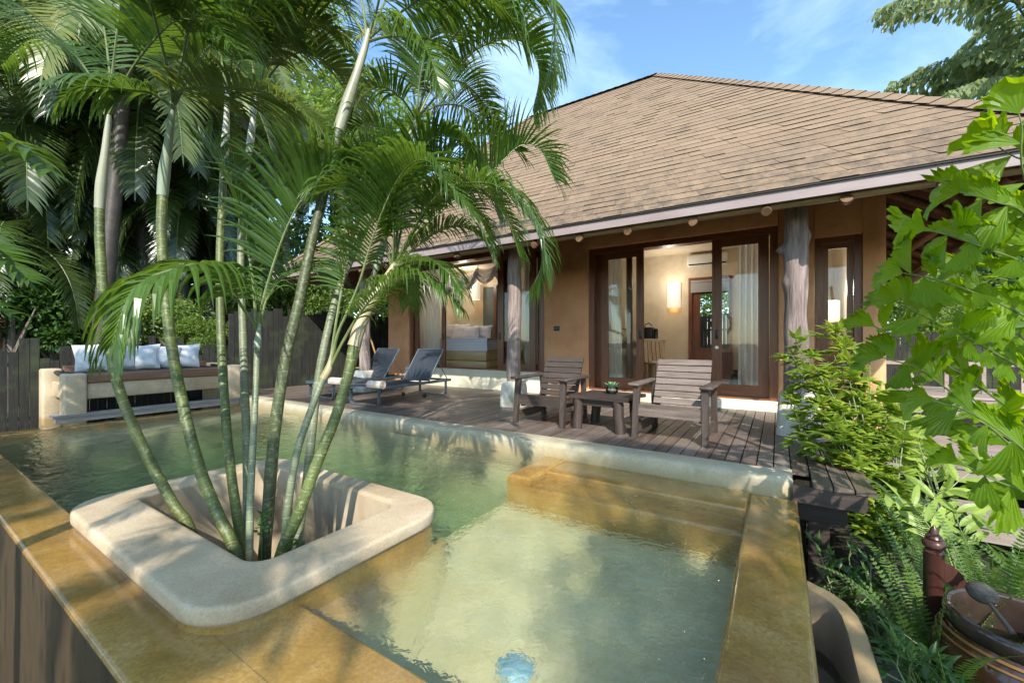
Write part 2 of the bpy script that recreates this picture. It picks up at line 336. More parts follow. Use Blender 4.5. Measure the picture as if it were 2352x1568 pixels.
M['fence']=woodmat('mossy_shade_darkened_boards',[(.008,.0075,.006),(.019,.018,.015),(.042,.04,.032),(.028,.028,.023)],'z',rough=.9,bump=.5,spot=((.045,.055,.026),2.4))  # mossy boards, colour lowered further to hold the shade of the trees
M['fence_warm']=woodmat('brown_fence_boards',[(.16,.105,.075),(.27,.19,.14),(.36,.27,.2)],'z',rough=.8,bump=.4)
M['bamboo']=woodmat('golden_bamboo',[(.28,.16,.06),(.40,.24,.10),(.5,.33,.16)],'z',rough=.4,bump=.1)
M['soil']=pmat('dark_soil',(.035,.025,.016),(.075,.055,.035),8,.95,.8,20,c3=(.05,.06,.02),s3=1.2,bdist=.04)
M['ground']=pmat('garden_earth',(.045,.035,.022),(.09,.07,.045),2,.95,.8,12,c3=(.04,.06,.018),s3=.5,lo3=.4,hi3=.6,bdist=.05)
M['ceramic']=pmat('brown_glazed_ceramic',(.032,.016,.009),(.075,.034,.013),3,.14,.12,14,stretch=(1,1,2),c3=(.15,.068,.02),s3=7,lo3=.6,hi3=.72,Coat_Weight=.6)
M['ceramic_rim']=pmat('dark_glazed_rim',(.03,.02,.018),(.06,.04,.03),6,.14,.1,20,Coat_Weight=.6)
M['maroon']=pmat('maroon_lacquered_post',(.048,.018,.014),(.075,.029,.022),6,.3,.1,30,stretch=(4,4,.6))
M['coconut']=pmat('grey_coconut_shell',(.045,.038,.033),(.11,.095,.082),22,.7,.6,40,stretch=(1,1,3))
M['greywood']=pmat('grey_dipper_handle',(.05,.042,.036),(.09,.075,.065),14,.7,.3,40)
M['steel']=pmat('brushed_steel',(.45,.45,.44),(.55,.55,.54),20,.3,.05,60,Metallic=1.)
M['black']=pmat('black_plastic',(.012,.012,.012),(.02,.02,.02),10,.35,.05,60)
M['white']=pmat('white_plastic',(.68,.67,.63),(.72,.71,.67),10,.4,.03,60)
M['mattress']=pmat('dark_brown_mattress',(.035,.022,.014),(.055,.036,.024),14,.85,.3,60)
M['bolster']=pmat('black_bolster',(.012,.013,.016),(.02,.022,.026),14,.5,.3,30)
M['topboard']=woodmat('red_brown_board',[(.13,.06,.035),(.2,.1,.06),(.27,.15,.09)],'y',rough=.55)
M['step']=woodmat('grey_weathered_step',[(.14,.115,.105),(.28,.245,.235),(.42,.39,.38)],'y',rough=.75,bump=.6)
M['succ']=pmat('pale_green_succulent',(.16,.33,.13),(.30,.48,.24),10,.5,.1,30)
M['pebble']=pmat('mixed_pebbles',(.42,.36,.22),(.2,.13,.07),38,.4,.6,38)
M['interior_floor']=pmat('ochre_interior_floor',(.40,.28,.13),(.5,.36,.18),2,.3,.1,20)
M['lightpool']=pmat('pale_blue_light_cover',(.16,.27,.31),(.26,.38,.41),8,.4,.1,30)
def emis(name,col,st):
    t=NT(name); p=t.bsdf((.62,.57,.5),.7,Emission_Color=(*col,1),Emission_Strength=st); return t.done(p)
M['shade']=emis('lit_lamp_shade',(1.,.80,.60),.20)
M['room']=pmat('painted_doorway_dimness',(.10,.12,.11),(.13,.15,.14),3,.7,.1,20)
# ================================================================ GROUND
def sm(a,b,x):
    t=min(1,max(0,(x-a)/(b-a))); return t*t*(3-2*t)
def gz(x,y):
    z=-1.55+.72*sm(.1,.7,x)
    z+=(-.25-z)*sm(-9.6,-10.4,-(-x)) if False else 0
    z+=(-.35-z)*sm(10.0,11.0,-x)
    z+=(-.45-z)*sm(9.0,12.5,y)
    return z
def ground():
    m=MB()
    xs=[-260,-120,-60,-35,-24,-18,-14,-12]+[-11+.5*i for i in range(32)]+[5,5.8,7,9,12,18,30,60,120,260]
    ys=[-260,-120,-60,-30,-15,-8,-4]+[-3+.5*i for i in range(34)]+[15,18,22,30,45,70,120,260]
    I={}
    for i,x in enumerate(xs):
        for j,y in enumerate(ys): I[i,j]=m.vert((x,y,gz(x,y)+.05*noise.noise(V(x*.7,y*.7,0))))
    for i in range(len(xs)-1):
        for j in range(len(ys)-1): m.face((I[i,j],I[i+1,j],I[i+1,j+1],I[i,j+1]))
    return struct(m.obj('ground',M['ground'],smooth=True))
ground()
# ================================================================ POOL
WZ=-.15
pool=empty('swimming_pool','raised ochre plaster plunge pool with white coping beside the wooden deck','swimming pool',(-4.3,2.2,0))
def pobj(m,name,mats,smooth=False,**kw):
    o=m.obj(name,mats,pool,smooth,**kw); o.matrix_parent_inverse=Matrix.Translation(-V(-4.3,2.2,0)); return o
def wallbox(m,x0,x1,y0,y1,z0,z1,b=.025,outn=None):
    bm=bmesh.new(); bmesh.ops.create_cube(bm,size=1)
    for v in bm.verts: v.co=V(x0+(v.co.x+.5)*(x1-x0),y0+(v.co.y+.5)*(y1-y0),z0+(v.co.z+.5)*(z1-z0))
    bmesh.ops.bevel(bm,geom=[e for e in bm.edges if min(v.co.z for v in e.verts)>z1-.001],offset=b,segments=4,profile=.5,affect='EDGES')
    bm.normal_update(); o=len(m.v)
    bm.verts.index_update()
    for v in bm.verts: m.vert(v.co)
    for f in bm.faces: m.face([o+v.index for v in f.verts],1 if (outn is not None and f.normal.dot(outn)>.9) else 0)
    bm.free()
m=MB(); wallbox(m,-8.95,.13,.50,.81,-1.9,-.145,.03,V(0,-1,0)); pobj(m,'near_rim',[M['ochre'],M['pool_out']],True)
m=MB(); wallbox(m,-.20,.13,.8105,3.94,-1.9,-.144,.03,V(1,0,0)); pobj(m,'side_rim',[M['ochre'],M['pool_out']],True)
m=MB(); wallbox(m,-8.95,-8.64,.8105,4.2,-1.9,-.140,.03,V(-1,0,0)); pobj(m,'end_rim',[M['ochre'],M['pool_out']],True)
m=MB()   # coping with a rounded right end
prof=[(3.935,-.40),(3.935,-.03),(3.945,-.005),(3.97,.012),(4.0,.018),(4.20,.018),(4.235,.008),(4.245,-.03),(4.245,-.4)]
xs=[-8.95+.25*i for i in range(36)]+[-.05]
rings=[]
for x in xs:
    rings.append([m.vert((x,y+.006*noise.noise(V(x*1.3,y*3,0)),z+(.006*noise.noise(V(x*.9,y,5)) if z>-.1 else 0))) for y,z in prof])
cx,cy=-.05,4.09
for k in range(1,10):                      # sweep the front half of the profile round the corner
    a=math.pi/2*k/9
    rings.append([m.vert((cx+(cy+.0-y)*math.sin(a)*1.0 if y<cy else cx+ .0+(cy-y)*math.sin(a)*-.0+.16*0, (cy-(cy-y)*math.cos(a)) if y<cy else y, z)) for y,z in prof])
for r0,r1 in zip(rings,rings[1:]):
    for k in range(len(prof)-1): m.face((r0[k],r1[k],r1[k+1],r0[k+1]))
m.face(rings[0])
m.box(-.05,.10,4.09,4.243,-.4,.014)
pobj(m,'coping',M['coping'],True,auto=50)
m=MB()   # basin: floors and inner faces
m.quad(V(-8.7,.7,-1.2),V(-2.1,.7,-1.2),V(-2.1,4.0,-1.2),V(-8.7,4.0,-1.2))
m.quad(V(-2.1,.75,-1.2),V(-2.1,4.0,-1.2),V(-2.1,4.0,-.45),V(-2.1,.75,-.45))
m.box(-2.098,-.15,.75,4.0,-.7,-.47)
m.box(-8.645,-7.9,1.45,3.97,-1.3,-.34)
m.box(-8.645,-.19,3.936,3.96,-1.3,-.17)
pobj(m,'basin',M['pool'])
m=MB(); wallbox(m,-2.2,-.185,.70,1.13,-.6,-.1515,.03); 
m.grid(lambda u,v:V(-1.955+(.60*(1-v)**.8+.02)*u,1.09+1.08*v,-.46+(.27-.1*v)*(1-u)**2.0),16,16)
pobj(m,'ledge',M['ochre'],True)
m=MB()
wallbox(m,-2.105,-1.86,3.20,3.935,-.8,-.122,.035)
wallbox(m,-1.86,-.195,3.50,3.934,-.8,-.134,.022); wallbox(m,-1.858,-.196,3.18,3.502,-.8,-.205,.022)
pobj(m,'steps',M['ochre_step'],True)
for k,(p,rad,n) in enumerate(((V(-1.02,1.62,-.447),.085,V(0,0,1)),(V(-3.0,3.0,-1.195),.12,V(0,0,1)))):
    m=MB(); m.lathe([(rad*1.05,0),(rad,.012),(rad*.9,.02),(rad*.6,.026),(0,.028)],seg=20)
    if n.y: 
        m.v=[(x,-z,y) for x,y,z in m.v]
    o=m.obj('light_cover',M['lightpool'] if k!=2 else M['steel'],pool,True); o.location=p-V(-4.3,2.2,0)
# water: closed body with a hole for the planter
def water_body():
    m=MB(); X=[-8.655,-4.04,-2.08,-.19]; Yy=[.80,.93,2.03,3.937]; zt,zb=WZ,-1.22
    T={};B={}
    for i,x in enumerate(X):
        for j,y in enumerate(Yy): T[i,j]=m.vert((x,y,zt)); B[i,j]=m.vert((x,y,zb))
    for i in range(3):
        for j in range(3):
            if (i,j)==(1,1): continue
            m.face((T[i,j],T[i+1,j],T[i+1,j+1],T[i,j+1])); m.face((B[i,j],B[i,j+1],B[i+1,j+1],B[i+1,j]))
    for i in range(3):
        m.face((B[i,0],B[i+1,0],T[i+1,0],T[i,0])); m.face((B[i+1,3],B[i,3],T[i,3],T[i+1,3]))
    for j in range(3):
        m.face((B[0,j+1],B[0,j],T[0,j],T[0,j+1])); m.face((B[3,j],B[3,j+1],T[3,j+1],T[3,j]))
    h=[(1,1),(2,1),(2,2),(1,2)]
    for a,b in zip(h,h[1:]+h[:1]): m.face((B[b],B[a],T[a],T[b]))
    return struct(m.obj('water',M['water']))
water_body()
# planter
def rrect(x0,x1,y0,y1,r,n=7):
    out=[]
    for cx,cy,a0 in((x1-r,y0+r,-90),(x1-r,y1-r,0),(x0+r,y1-r,90),(x0+r,y0+r,180)):
        for k in range(n+1):
            a=R(a0+90*k/n); out.append((cx+r*math.cos(a),cy+r*math.sin(a)))
    return out
m=MB(); O=lambda e:rrect(-4.17-e,-1.93+e,.745-e,2.17+e,.26+e); I_=lambda e:rrect(-3.94+e,-2.23-e,1.06+e,2.0-e,.13)
sect=[(O(.012),-1.3,1),(O(.012),-.16,1),(O(.008),-.117,1),(O(.010),-.111,0),(O(.020),-.106,0),(O(.0225),-.095,0),(O(.022),-.046,0),(O(.0185),-.0365,0),(O(.011),-.030,0),(O(.002),-.0278,0),(O(-.012),-.0275,0),(I_(-.035),-.0275,0),(I_(-.018),-.028,0),(I_(-.005),-.036,0),(I_(0),-.055,0),(I_(.015),-1.25,2)]
rg=[]
for ring,z,mt in sect: rg.append([m.vert((x,y,z+(.004*noise.noise(V(x*2,y*2,z)) if mt==0 else 0))) for x,y in ring])
nn=len(rg[0])
for q in range(len(rg)-1):
    for k in range(nn): m.face((rg[q][k],rg[q][(k+1)%nn],rg[q+1][(k+1)%nn],rg[q+1][k]),sect[q+1][2])
planter=m.obj('planter',[M['planter'],M['ochre'],M['planter_in']],None,True,auto=60)
tag(planter,'square beige plaster planter with rounded corners standing in the pool round the palm stems','planter')
m=MB(); m.grid(lambda u,v:V(-4.0+1.85*u,1.0+1.06*v,-.86+.05*noise.noise(V(u*9,v*7,1))),14,10)
struct(m.obj('soil',M['soil'],smooth=True))
# ================================================================ DECK
m=MB(); x=-10.05; k=0
while x<.52:
    w=.118; rr=rng.random()
    y0=4.252 if x<-.02 else (4.25 if x<.11 else 3.935+.004*rng.random())
    y1=7.71 if (x+w<1.25 and x>-9.0) else 9.6
    cuts=[y0]; 
    c=y0+rng.uniform(.8,2.8)
    while c<y1-.6: cuts.append(c); c+=rng.uniform(2.2,3.4)
    cuts.append(y1)
    for a,b in zip(cuts,cuts[1:]):
        m.box(x,x+w,a+.001,b-.002,-.03,.0+.0025*rng.random(),0,rng.random())
    x+=.1285
deck=m.obj('deck',M['deck']); struct(deck)
m=MB()
m.box(.10,.555,3.945,3.985,-.16,-.033); m.box(.515,.555,3.99,7.7,-.16,-.033)
for y in(4.6,5.6,6.6): m.box(-9.9,.51,y,y+.06,-.16,-.033)
m.box(.12,.46,4.15,4.27,-.36,-.165); m.box(.33,.45,4.3,7.5,-.3,-.165)
for x,y in((.28,4.21),(.38,5.9)): m.box(x-.07,x+.07,y-.07+.02,y+.07-.02,-1.5,-.365)
m.box(-9.9,.2,4.26,4.3,-1.5,-.17)
struct(m.obj('deck_frame',M['deck_dark'],parent=deck))
# ================================================================ HOUSE
WY=7.8
house=empty('villa','adobe villa with a steep hipped brown shingle roof and glass sliding doors behind the deck','house',(-4,9,0))
HM=Matrix.Translation(-V(-4,9,0))
def hobj(m,name,mats,smooth=False,parent=None,**kw):
    o=m.obj(name,mats,parent or house,smooth,**kw)
    if parent is None: o.matrix_parent_inverse=HM
    return o
def wallseg(m,x0,x1,z0,z1,y0=WY-.07,y1=WY+.23,b=.045): m.box(x0,x1,y0,y1,z0,z1,b=b)
m=MB()
wallseg(m,-9.02,-8.20,-.4,3.3); wallseg(m,-4.17,-3.17,-.4,3.3); wallseg(m,.0,.47,-.4,3.3)
# rounded outer corner on the right
m.tube([V(1.155,WY+.08,-.9),V(1.155,WY+.08,1.2),V(1.155,WY+.08,3.3)],[.155,.15,.15],20)
m.box(1.03,1.155,WY-.068,WY+.23,-.4,3.3)
m.box(-8.21,-4.16,WY-.06,WY+.225,3.17,3.3); m.box(-3.18,.01,WY-.064,WY+.225,2.93,3.3,b=.03); m.box(.46,1.04,WY-.06,WY+.225,2.66,3.3,b=.02)
m.box(.46,1.04,WY-.06,WY+.225,-.4,.55,b=.02)
m.box(-9.018,-8.80,WY+.232,14.0,-.4,3.3); m.box(1.0,1.30,WY+.1,14.0,-.9,3.3)
m.box(-8.799,-4.0,13.78,14.,-.4,3.3)
wall=hobj(m,'wall',M['adobe'],True,auto=35)
m=MB()   # plastered sill / step below the openings
m.box(-8.34,-4.0,WY-.10,WY+.3,-.3,.44,b=.05); hobj(m,'sill',M['sill'],True,auto=50)
m=MB(); m.box(-3.2,.03,WY-.16,WY+.3,-.3,.15,b=.04); hobj(m,'door_step',M['sill'],True,auto=50)
# interior shells
m=MB()
m.box(-8.798,-8.76,WY+.24,13.7,-.2,3.28); m.box(-8.75,-4.0,10.25,10.45,-.2,3.28)       # bedroom back
m.box(-4.0,-3.8,WY+.24,13.7,-.2,3.28)                                                    # partition
m.box(-3.79,-1.86,11.,11.2,-.2,3.28); m.box(-1.86,-.9,11.,11.2,2.66,3.28); m.box(-.9,.99,11.,11.2,-.2,3.28)
m.box(.96,.998,WY+.24,11.,-.2,3.28)
hobj(m,'interior_wall',M['cream_wall'])
m=MB(); m.quad(V(-8.76,WY+.24,3.27),V(.96,WY+.24,3.27),V(.96,11.,3.27),V(-8.76,11.,3.27)); hobj(m,'ceiling',M['cream_wall'])
m=MB(); m.box(-8.76,-4.0,WY+.3,10.25,.30,.44); m.box(-3.8,.96,WY+.3,13.,.02,.16); hobj(m,'interior_floor',M['interior_floor'])
# roof
EY,EZ,RZ,RYY=5.3,2.74,7.47,10.2
LC,RC,LA,RA=-10.3,2.49,-5.90,-2.42; BY=2*RYY-EY
def roof_facet(m,e0,e1,r0,r1,n,tab=.30):
    # sawtooth shingle courses from eave edge e0->e1 up to ridge r0->r1
    e0,e1,r0,r1=map(Vector,(e0,e1,r0,r1)); N=((e1-e0).cross(r0-e0)).normalized()
    if N.z<0:N=-N
    for i in range(n):
        a,b=i/n,min(1.,(i+1.12)/n)
        A0,A1=e0.lerp(r0,a),e1.lerp(r1,a); B0,B1=e0.lerp(r0,b),e1.lerp(r1,b)
        L=(A1-A0).length; off=rng.random()*tab; s=-off
        while s<L:
            s1=s+tab*rng.choice((.55,.8,1.,1.,1.25,1.6)); u0=max(s,0)/L; u1=min(s1-.003,L)/L
            if u1-u0>.004/L:
                g=rng.choice((.006,.008,.009,.011,.015)); rr=rng.random()
                p=[A0.lerp(A1,u0)+N*g,A0.lerp(A1,u1)+N*g,B0.lerp(B1,u1)+N*.001,B0.lerp(B1,u0)+N*.001]
                q=[A0.lerp(A1,u0)-N*.004,A0.lerp(A1,u1)-N*.004]
                m.quad(*p,0,rr); m.quad(q[0],q[1],p[1],p[0],1,rr)
            s=s1
m=MB()
roof_facet(m,V(LC,EY,EZ),V(RC,EY,EZ),V(LA,RYY,RZ),V(RA,RYY,RZ),44)
roof_facet(m,V(RC,EY,EZ),V(RC,BY,EZ),V(RA,RYY,RZ),V(RA,RYY,RZ),40)
roof_facet(m,V(LC,BY,EZ),V(LC,EY,EZ),V(LA,RYY,RZ),V(LA,RYY,RZ),36)
roof_facet(m,V(RC,BY,EZ),V(LC,BY,EZ),V(RA,RYY,RZ),V(LA,RYY,RZ),20)
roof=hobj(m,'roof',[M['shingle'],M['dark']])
m=MB()   # underside sheets a little below
d=V(0,0,-.05)
c=[V(LC+.02,EY+.02,EZ)+d,V(RC-.02,EY+.02,EZ)+d,V(RC-.02,BY,EZ)+d,V(LC+.02,BY,EZ)+d,V(LA,RYY,RZ)+d,V(RA,RYY,RZ)+d]
i=[m.vert(p) for p in c]
for q in((0,1,5,4),(1,2,5),(2,3,4,5),(3,0,4)): m.face([i[k] for k in q])
hobj(m,'roof_underside',M['underside'])
def hip(a,b,n,name):
    m=MB(); a,b=Vector(a),Vector(b); T=(b-a).normalized(); sd=T.cross(UP).normalized(); up=sd.cross(T)
    for i in range(n):
        p,q=a.lerp(b,i/n),a.lerp(b,(i+1.15)/n); g=.05-.0*i; rr=rng.random()
        for s in(-1,1):
            w=sd*s*.13-up*.075
            m.quad(p+up*.045,p+up*.045+w,q+up*.03+w,q+up*.03,0,rr)
            m.quad(p+up*.045,p+up*.02,p+up*.02+w,p+up*.045+w,1,rr)
    return hobj(m,name,[M['shingle'],M['dark']],parent=roof)
hip((RC,EY,EZ),(RA,RYY,RZ),44,'hip_cap'); hip((LC,EY,EZ),(LA,RYY,RZ),36,'hip_cap'); hip((RA,RYY,RZ),(LA,RYY,RZ),18,'ridge_cap')
m=MB()
m.box(LC,RC,EY-.005,EY+.022,2.60,2.715); m.box(LC,RC,EY-.03,EY-.006,2.716,2.728,1)
m.box(RC-.022,RC,EY+.024,BY,2.60,2.715); m.box(LC,LC+.022,EY+.024,BY,2.60,2.715)
hobj(m,'fascia',[M['fascia'],M['dark']],parent=roof)
sl=(RZ-EZ)/(RYY-EY)
m=MB(); m.tube([V(LC+.1,EY+.13,2.60),V(-5,EY+.125,2.605),V(RC-.1,EY+.13,2.6)],[.045,.05,.045],10); hobj(m,'eave_pole',M['log'],True)
for xx in(-9.3,-8.55,-7.8,-7.05,-6.3,-5.5,-4.55,-3.77,-3.05,-2.33,-1.65,-.86,-.106,.587,1.3):
    m=MB(); j=rng.uniform(-.02,.02)
    y0=EY+.045
    m.tube([V(xx,y0,2.535+j*.5),V(xx,y0+.01,2.535),V(xx+j,7.7,2.535+(7.7-y0)*sl*.62)],[.048,.055,.06],12); hobj(m,'rafter',M['logy'],True,auto=50)
for k in range(9):      # rafters of the right overhang
    yy=6.0+k*.62; m=MB()
    m.tube([V(2.43,yy,2.55),V(1.25,yy,2.55+1.18*sl*.62)],[.05,.055],10); hobj(m,'rafter',M['logy'],True)
m=MB(); m.tube([V(2.3,EY+.1,2.52),V(2.3,13,2.5)],[.06,.06],10); hobj(m,'eave_pole',M['logy'],True)
for a,b in(((1.9,5.9,2.68),(1.9,13,2.68)),((1.28,7.9,1.75),(2.25,7.4,2.5)),((1.28,10.2,1.75),(2.25,9.7,2.5))):
    m=MB(); m.tube([V(*a),V(*b)],[.055,.055],10); hobj(m,'brace',M['logy'],True)
# posts
def post(x,y,mat,knobs,w0,w1,lean,seed,pl=.46,sq=0.):
    m=MB(); n=70; z0,z1=pl-.03,2.95
    pts=[V(x+lean*(i/n)+.018*noise.noise(V(seed,i*.09,0)),y+.012*noise.noise(V(seed+5,i*.09,0)),z0+(z1-z0)*i/n) for i in range(n+1)]
    def wob(i,a,L):
        z=z0+(z1-z0)*i/n
        r=1+.07*noise.noise(V(math.cos(a)*1.6+seed,math.sin(a)*1.6,z*2.2))+.03*noise.noise(V(math.cos(a)*7,math.sin(a)*7+seed,z*3))
        if sq: r*=1+sq*(abs(math.cos(2*a)))*-.5+sq*.25
        for kz,ka,kh,ks in knobs:
            da=math.atan2(math.sin(a-ka),math.cos(a-ka)); r+=kh*math.exp(-((z-kz)/ks)**2-(da/.55)**2)
        return r
    n0=n
    m.tube(pts,[w0+(w1-w0)*i/n for i in range(n+1)],22,wob=wob)
    p=hobj(m,'post',mat,True,auto=60)
    return p
def plinth(x,y,w,h,parent=None):
    m=MB(); rg=[]
    for z,e in((-.05,1.02),(0,1.02),(h*.5,.96),(h-.08,.90),(h-.02,.84),(h,.74)):
        rg.append([m.vert((x+ (cx)*e,y+cy*e,z)) for cx,cy in rrect(-w,w,-w,w,.075,5)])
    nn=len(rg[0])
    for a,b in zip(rg,rg[1:]):
        for k in range(nn): m.face((a[k],a[(k+1)%nn],b[(k+1)%nn],b[k]))
    m.face(rg[-1]); return hobj(m,'post_plinth',M['plinth'],True,auto=60)
post(-3.80,5.97,M['drift'],[],.118,.115,.03,3.1,sq=.12); plinth(-3.79,5.97,.195,.43)
post(.17,5.97,M['drift_dark'],[(2.20,math.pi*1.5,.8,.05),(2.12,math.pi*1.35,.22,.12),(1.80,math.pi*1.35,.32,.085),(2.34,math.pi*.5,.28,.06),(1.15,math.pi*.6,.22,.2),(1.5,math.pi*1.5,-.12,.12)],.114,.120,.02,8.4); plinth(.2,5.97,.215,.50)
post(-7.72,5.97,M['drift'],[],.12,.12,.0,13.); plinth(-7.72,5.97,.2,.46)
# sliding doors --------------------------------------------------------------
def panel(x0,x1,z0,z1,y,st=.13,bot=.2,top=.13,name='sliding_door',handle=None):
    m=MB(); t=.045
    m.box(x0,x0+st,y,y+t,z0,z1,0,rng.random()*.6); m.box(x1-st,x1,y,y+t,z0,z1,0,rng.random()*.6)
    m.box(x0+st,x1-st,y+.003,y+t-.003,z0,z0+bot,1,rng.random()*.6); m.box(x0+st,x1-st,y+.003,y+t-.003,z1-top,z1,1,rng.random()*.6)
    d=hobj(m,name,[M['frame'],M['frame_x']])
    g=MB(); g.quad(V(x0+st,y+.024,z0+bot),V(x1-st,y+.024,z0+bot),V(x1-st,y+.024,z1-top),V(x0+st,y+.024,z1-top)); hobj(g,'pane',M['glass'],parent=d)
    if handle is not None:
        h=MB(); h.box(handle-.022,handle+.022,y-.006,y+.0,1.14,1.30,b=.008); hobj(h,'handle',M['black'],True,parent=d)
    return d
def frame(x0,x1,z0,z1,y0,y1,w,name='door_frame',bottom=False):
    m=MB(); m.box(x0,x0+w,y0,y1,z0,z1,0,.1); m.box(x1-w,x1,y0,y1,z0,z1,0,.3); m.box(x0+w,x1-w,y0+.002,y1,z1-w*1.0,z1,1,.2)
    m.box(x0+w,x1-w,y0+.004,y1,z0,z0+.035,1,.5)
    return hobj(m,name,[M['frame'],M['frame_x']])
frame(-3.17,.0,.15,2.94,WY-.02,WY+.20,.11)
panel(-2.93,-2.11,.19,2.83,WY+.03,.135,.21,.13,handle=-2.17)
panel(-3.06,-2.35,.19,2.83,WY+.115,.11,.2,.12,'fixed_panel')
dr=panel(-.95,-.12,.19,2.83,WY+.03,.15,.19,.13,handle=-.875)
m=MB(); m.lathe([(.0,-.012),(.028,-.012),(.03,0)],seg=16); m.v=[(x,z,y) for x,y,z in m.v]; o=hobj(m,'lock',M['steel'],True,parent=dr); o.location=(-.875,WY+.03,1.0)
frame(-8.20,-4.17,.44,3.17,WY-.02,WY+.20,.11)
panel(-8.07,-7.02,.475,3.06,WY+.03,.12,.12,.12,handle=-7.08)
panel(-5.42,-4.42,.475,3.06,WY+.03,.16,.12,.12,handle=-5.36)
panel(-5.30,-4.29,.475,3.06,WY+.115,.12,.12,.12,'fixed_panel')
fr=frame(.47,1.03,.55,2.66,WY-.02,WY+.2,.09,'window_frame')
panel(.565,.935,.6,2.565,WY+.04,.075,.09,.075,'window')
# rear door with blind
frame(-1.86,-.9,.16,2.66,10.97,11.12,.08,'rear_door_frame')
m=MB(); m.box(-1.78,-.98,11.02,11.05,.2,.95); hobj(m,'rear_door',M['frame'])
m=MB(); m.box(-1.78,-1.60,11.02,11.05,.96,2.58); hobj(m,'rear_door_stile',M['frame'])
bl=MB()
for k in range(6): bl.box(-1.80,-.96,10.955-.004*k,10.96,2.56-.02-.06*k if k<3 else 2.40-.035*(k-2),2.59 if k==0 else 2.58-.05*k,0)
o=bl.obj('roman_blind',M['blind']); tag(o,'folded pale roman blind above the rear garden door inside the villa','blind')
# switch plate
m=MB(); m.box(-.065,.065,-.02,.0,-.05,.05,b=.008); m.box(-.045,.045,-.024,-.018,-.03,.03)
o=m.obj('wall_switch',M['black'],None,True,loc=(-3.86,WY-.07,1.37)); tag(o,'small black switch plate on the brown wall between bedroom window and sliding door','wall switch')
m=MB(); m.lathe([(.0,-.05),(.025,-.05),(.022,-.03),(.03,-.02),(.03,.0)],seg=14); m.v=[(x,z,y) for x,y,z in m.v]
o=m.obj('wall_hook',M['frame'],None,True,loc=(.2,WY-.07,1.15)); tag(o,'round brown hook on the wall beside the gnarled post','hook')
# ================================================================ FURNITURE ON THE DECK
def tilt_slat(m,x0,x1,c,ny,nz,h,t,mat=0,jag=.0,seed=0.):
    # board along x whose face is tilted: c centre (y,z), (ny,nz) direction of its height
    d=V(0,ny,nz).normalized(); n=V(0,-nz,ny).normalized(); N=10; rr=rng.random()
    rings=[]
    for i in range(N+1):
        x=x0+(x1-x0)*i/N; j1=jag*noise.noise(V(x*9+seed,seed,1)); j2=jag*noise.noise(V(x*9+seed,seed,7))
        C=V(x,c[0],c[1])
        rings.append([m.vert(C+d*(-h/2+j1)-n*t/2),m.vert(C+d*(h/2+j2)-n*t/2),m.vert(C+d*(h/2+j2)+n*t/2),m.vert(C+d*(-h/2+j1)+n*t/2)])
    for a,b in zip(rings,rings[1:]):
        for k in range(4): m.face((a[k],a[(k+1)%4],b[(k+1)%4],b[k]),mat,rr)
    m.face(rings[0][::-1],mat,rr); m.face(rings[-1],mat,rr)
def taper_post(m,a,b,wa,wb,da=None,db=None,seed=0):
    a,b=V(*a),V(*b); N=6; rr=rng.random(); rings=[]
    for i in range(N+1):
        t=i/N; c=a.lerp(b,t); w=(wa+(wb-wa)*t)/2*(1+.06*noise.noise(V(seed,t*4,0))); d=((da or wa)+((db or wb)-(da or wa))*t)/2
        rings.append([m.vert(c+V(sx*w*k,sy*d*q,0)) for sx,sy,k,q in((-1,-1,.8,1),(1,-1,.8,1),(1,-1,1,.75),(1,1,1,.75),(1,1,.8,1),(-1,1,.8,1),(-1,1,1,.75),(-1,-1,1,.75))])
    for p,q in zip(rings,rings[1:]):
        for k in range(8): m.face((p[k],p[(k+1)%8],q[(k+1)%8],q[k]),0,rr)
    m.face(rings[0],0,rr); m.face(rings[-1][::-1],0,rr)
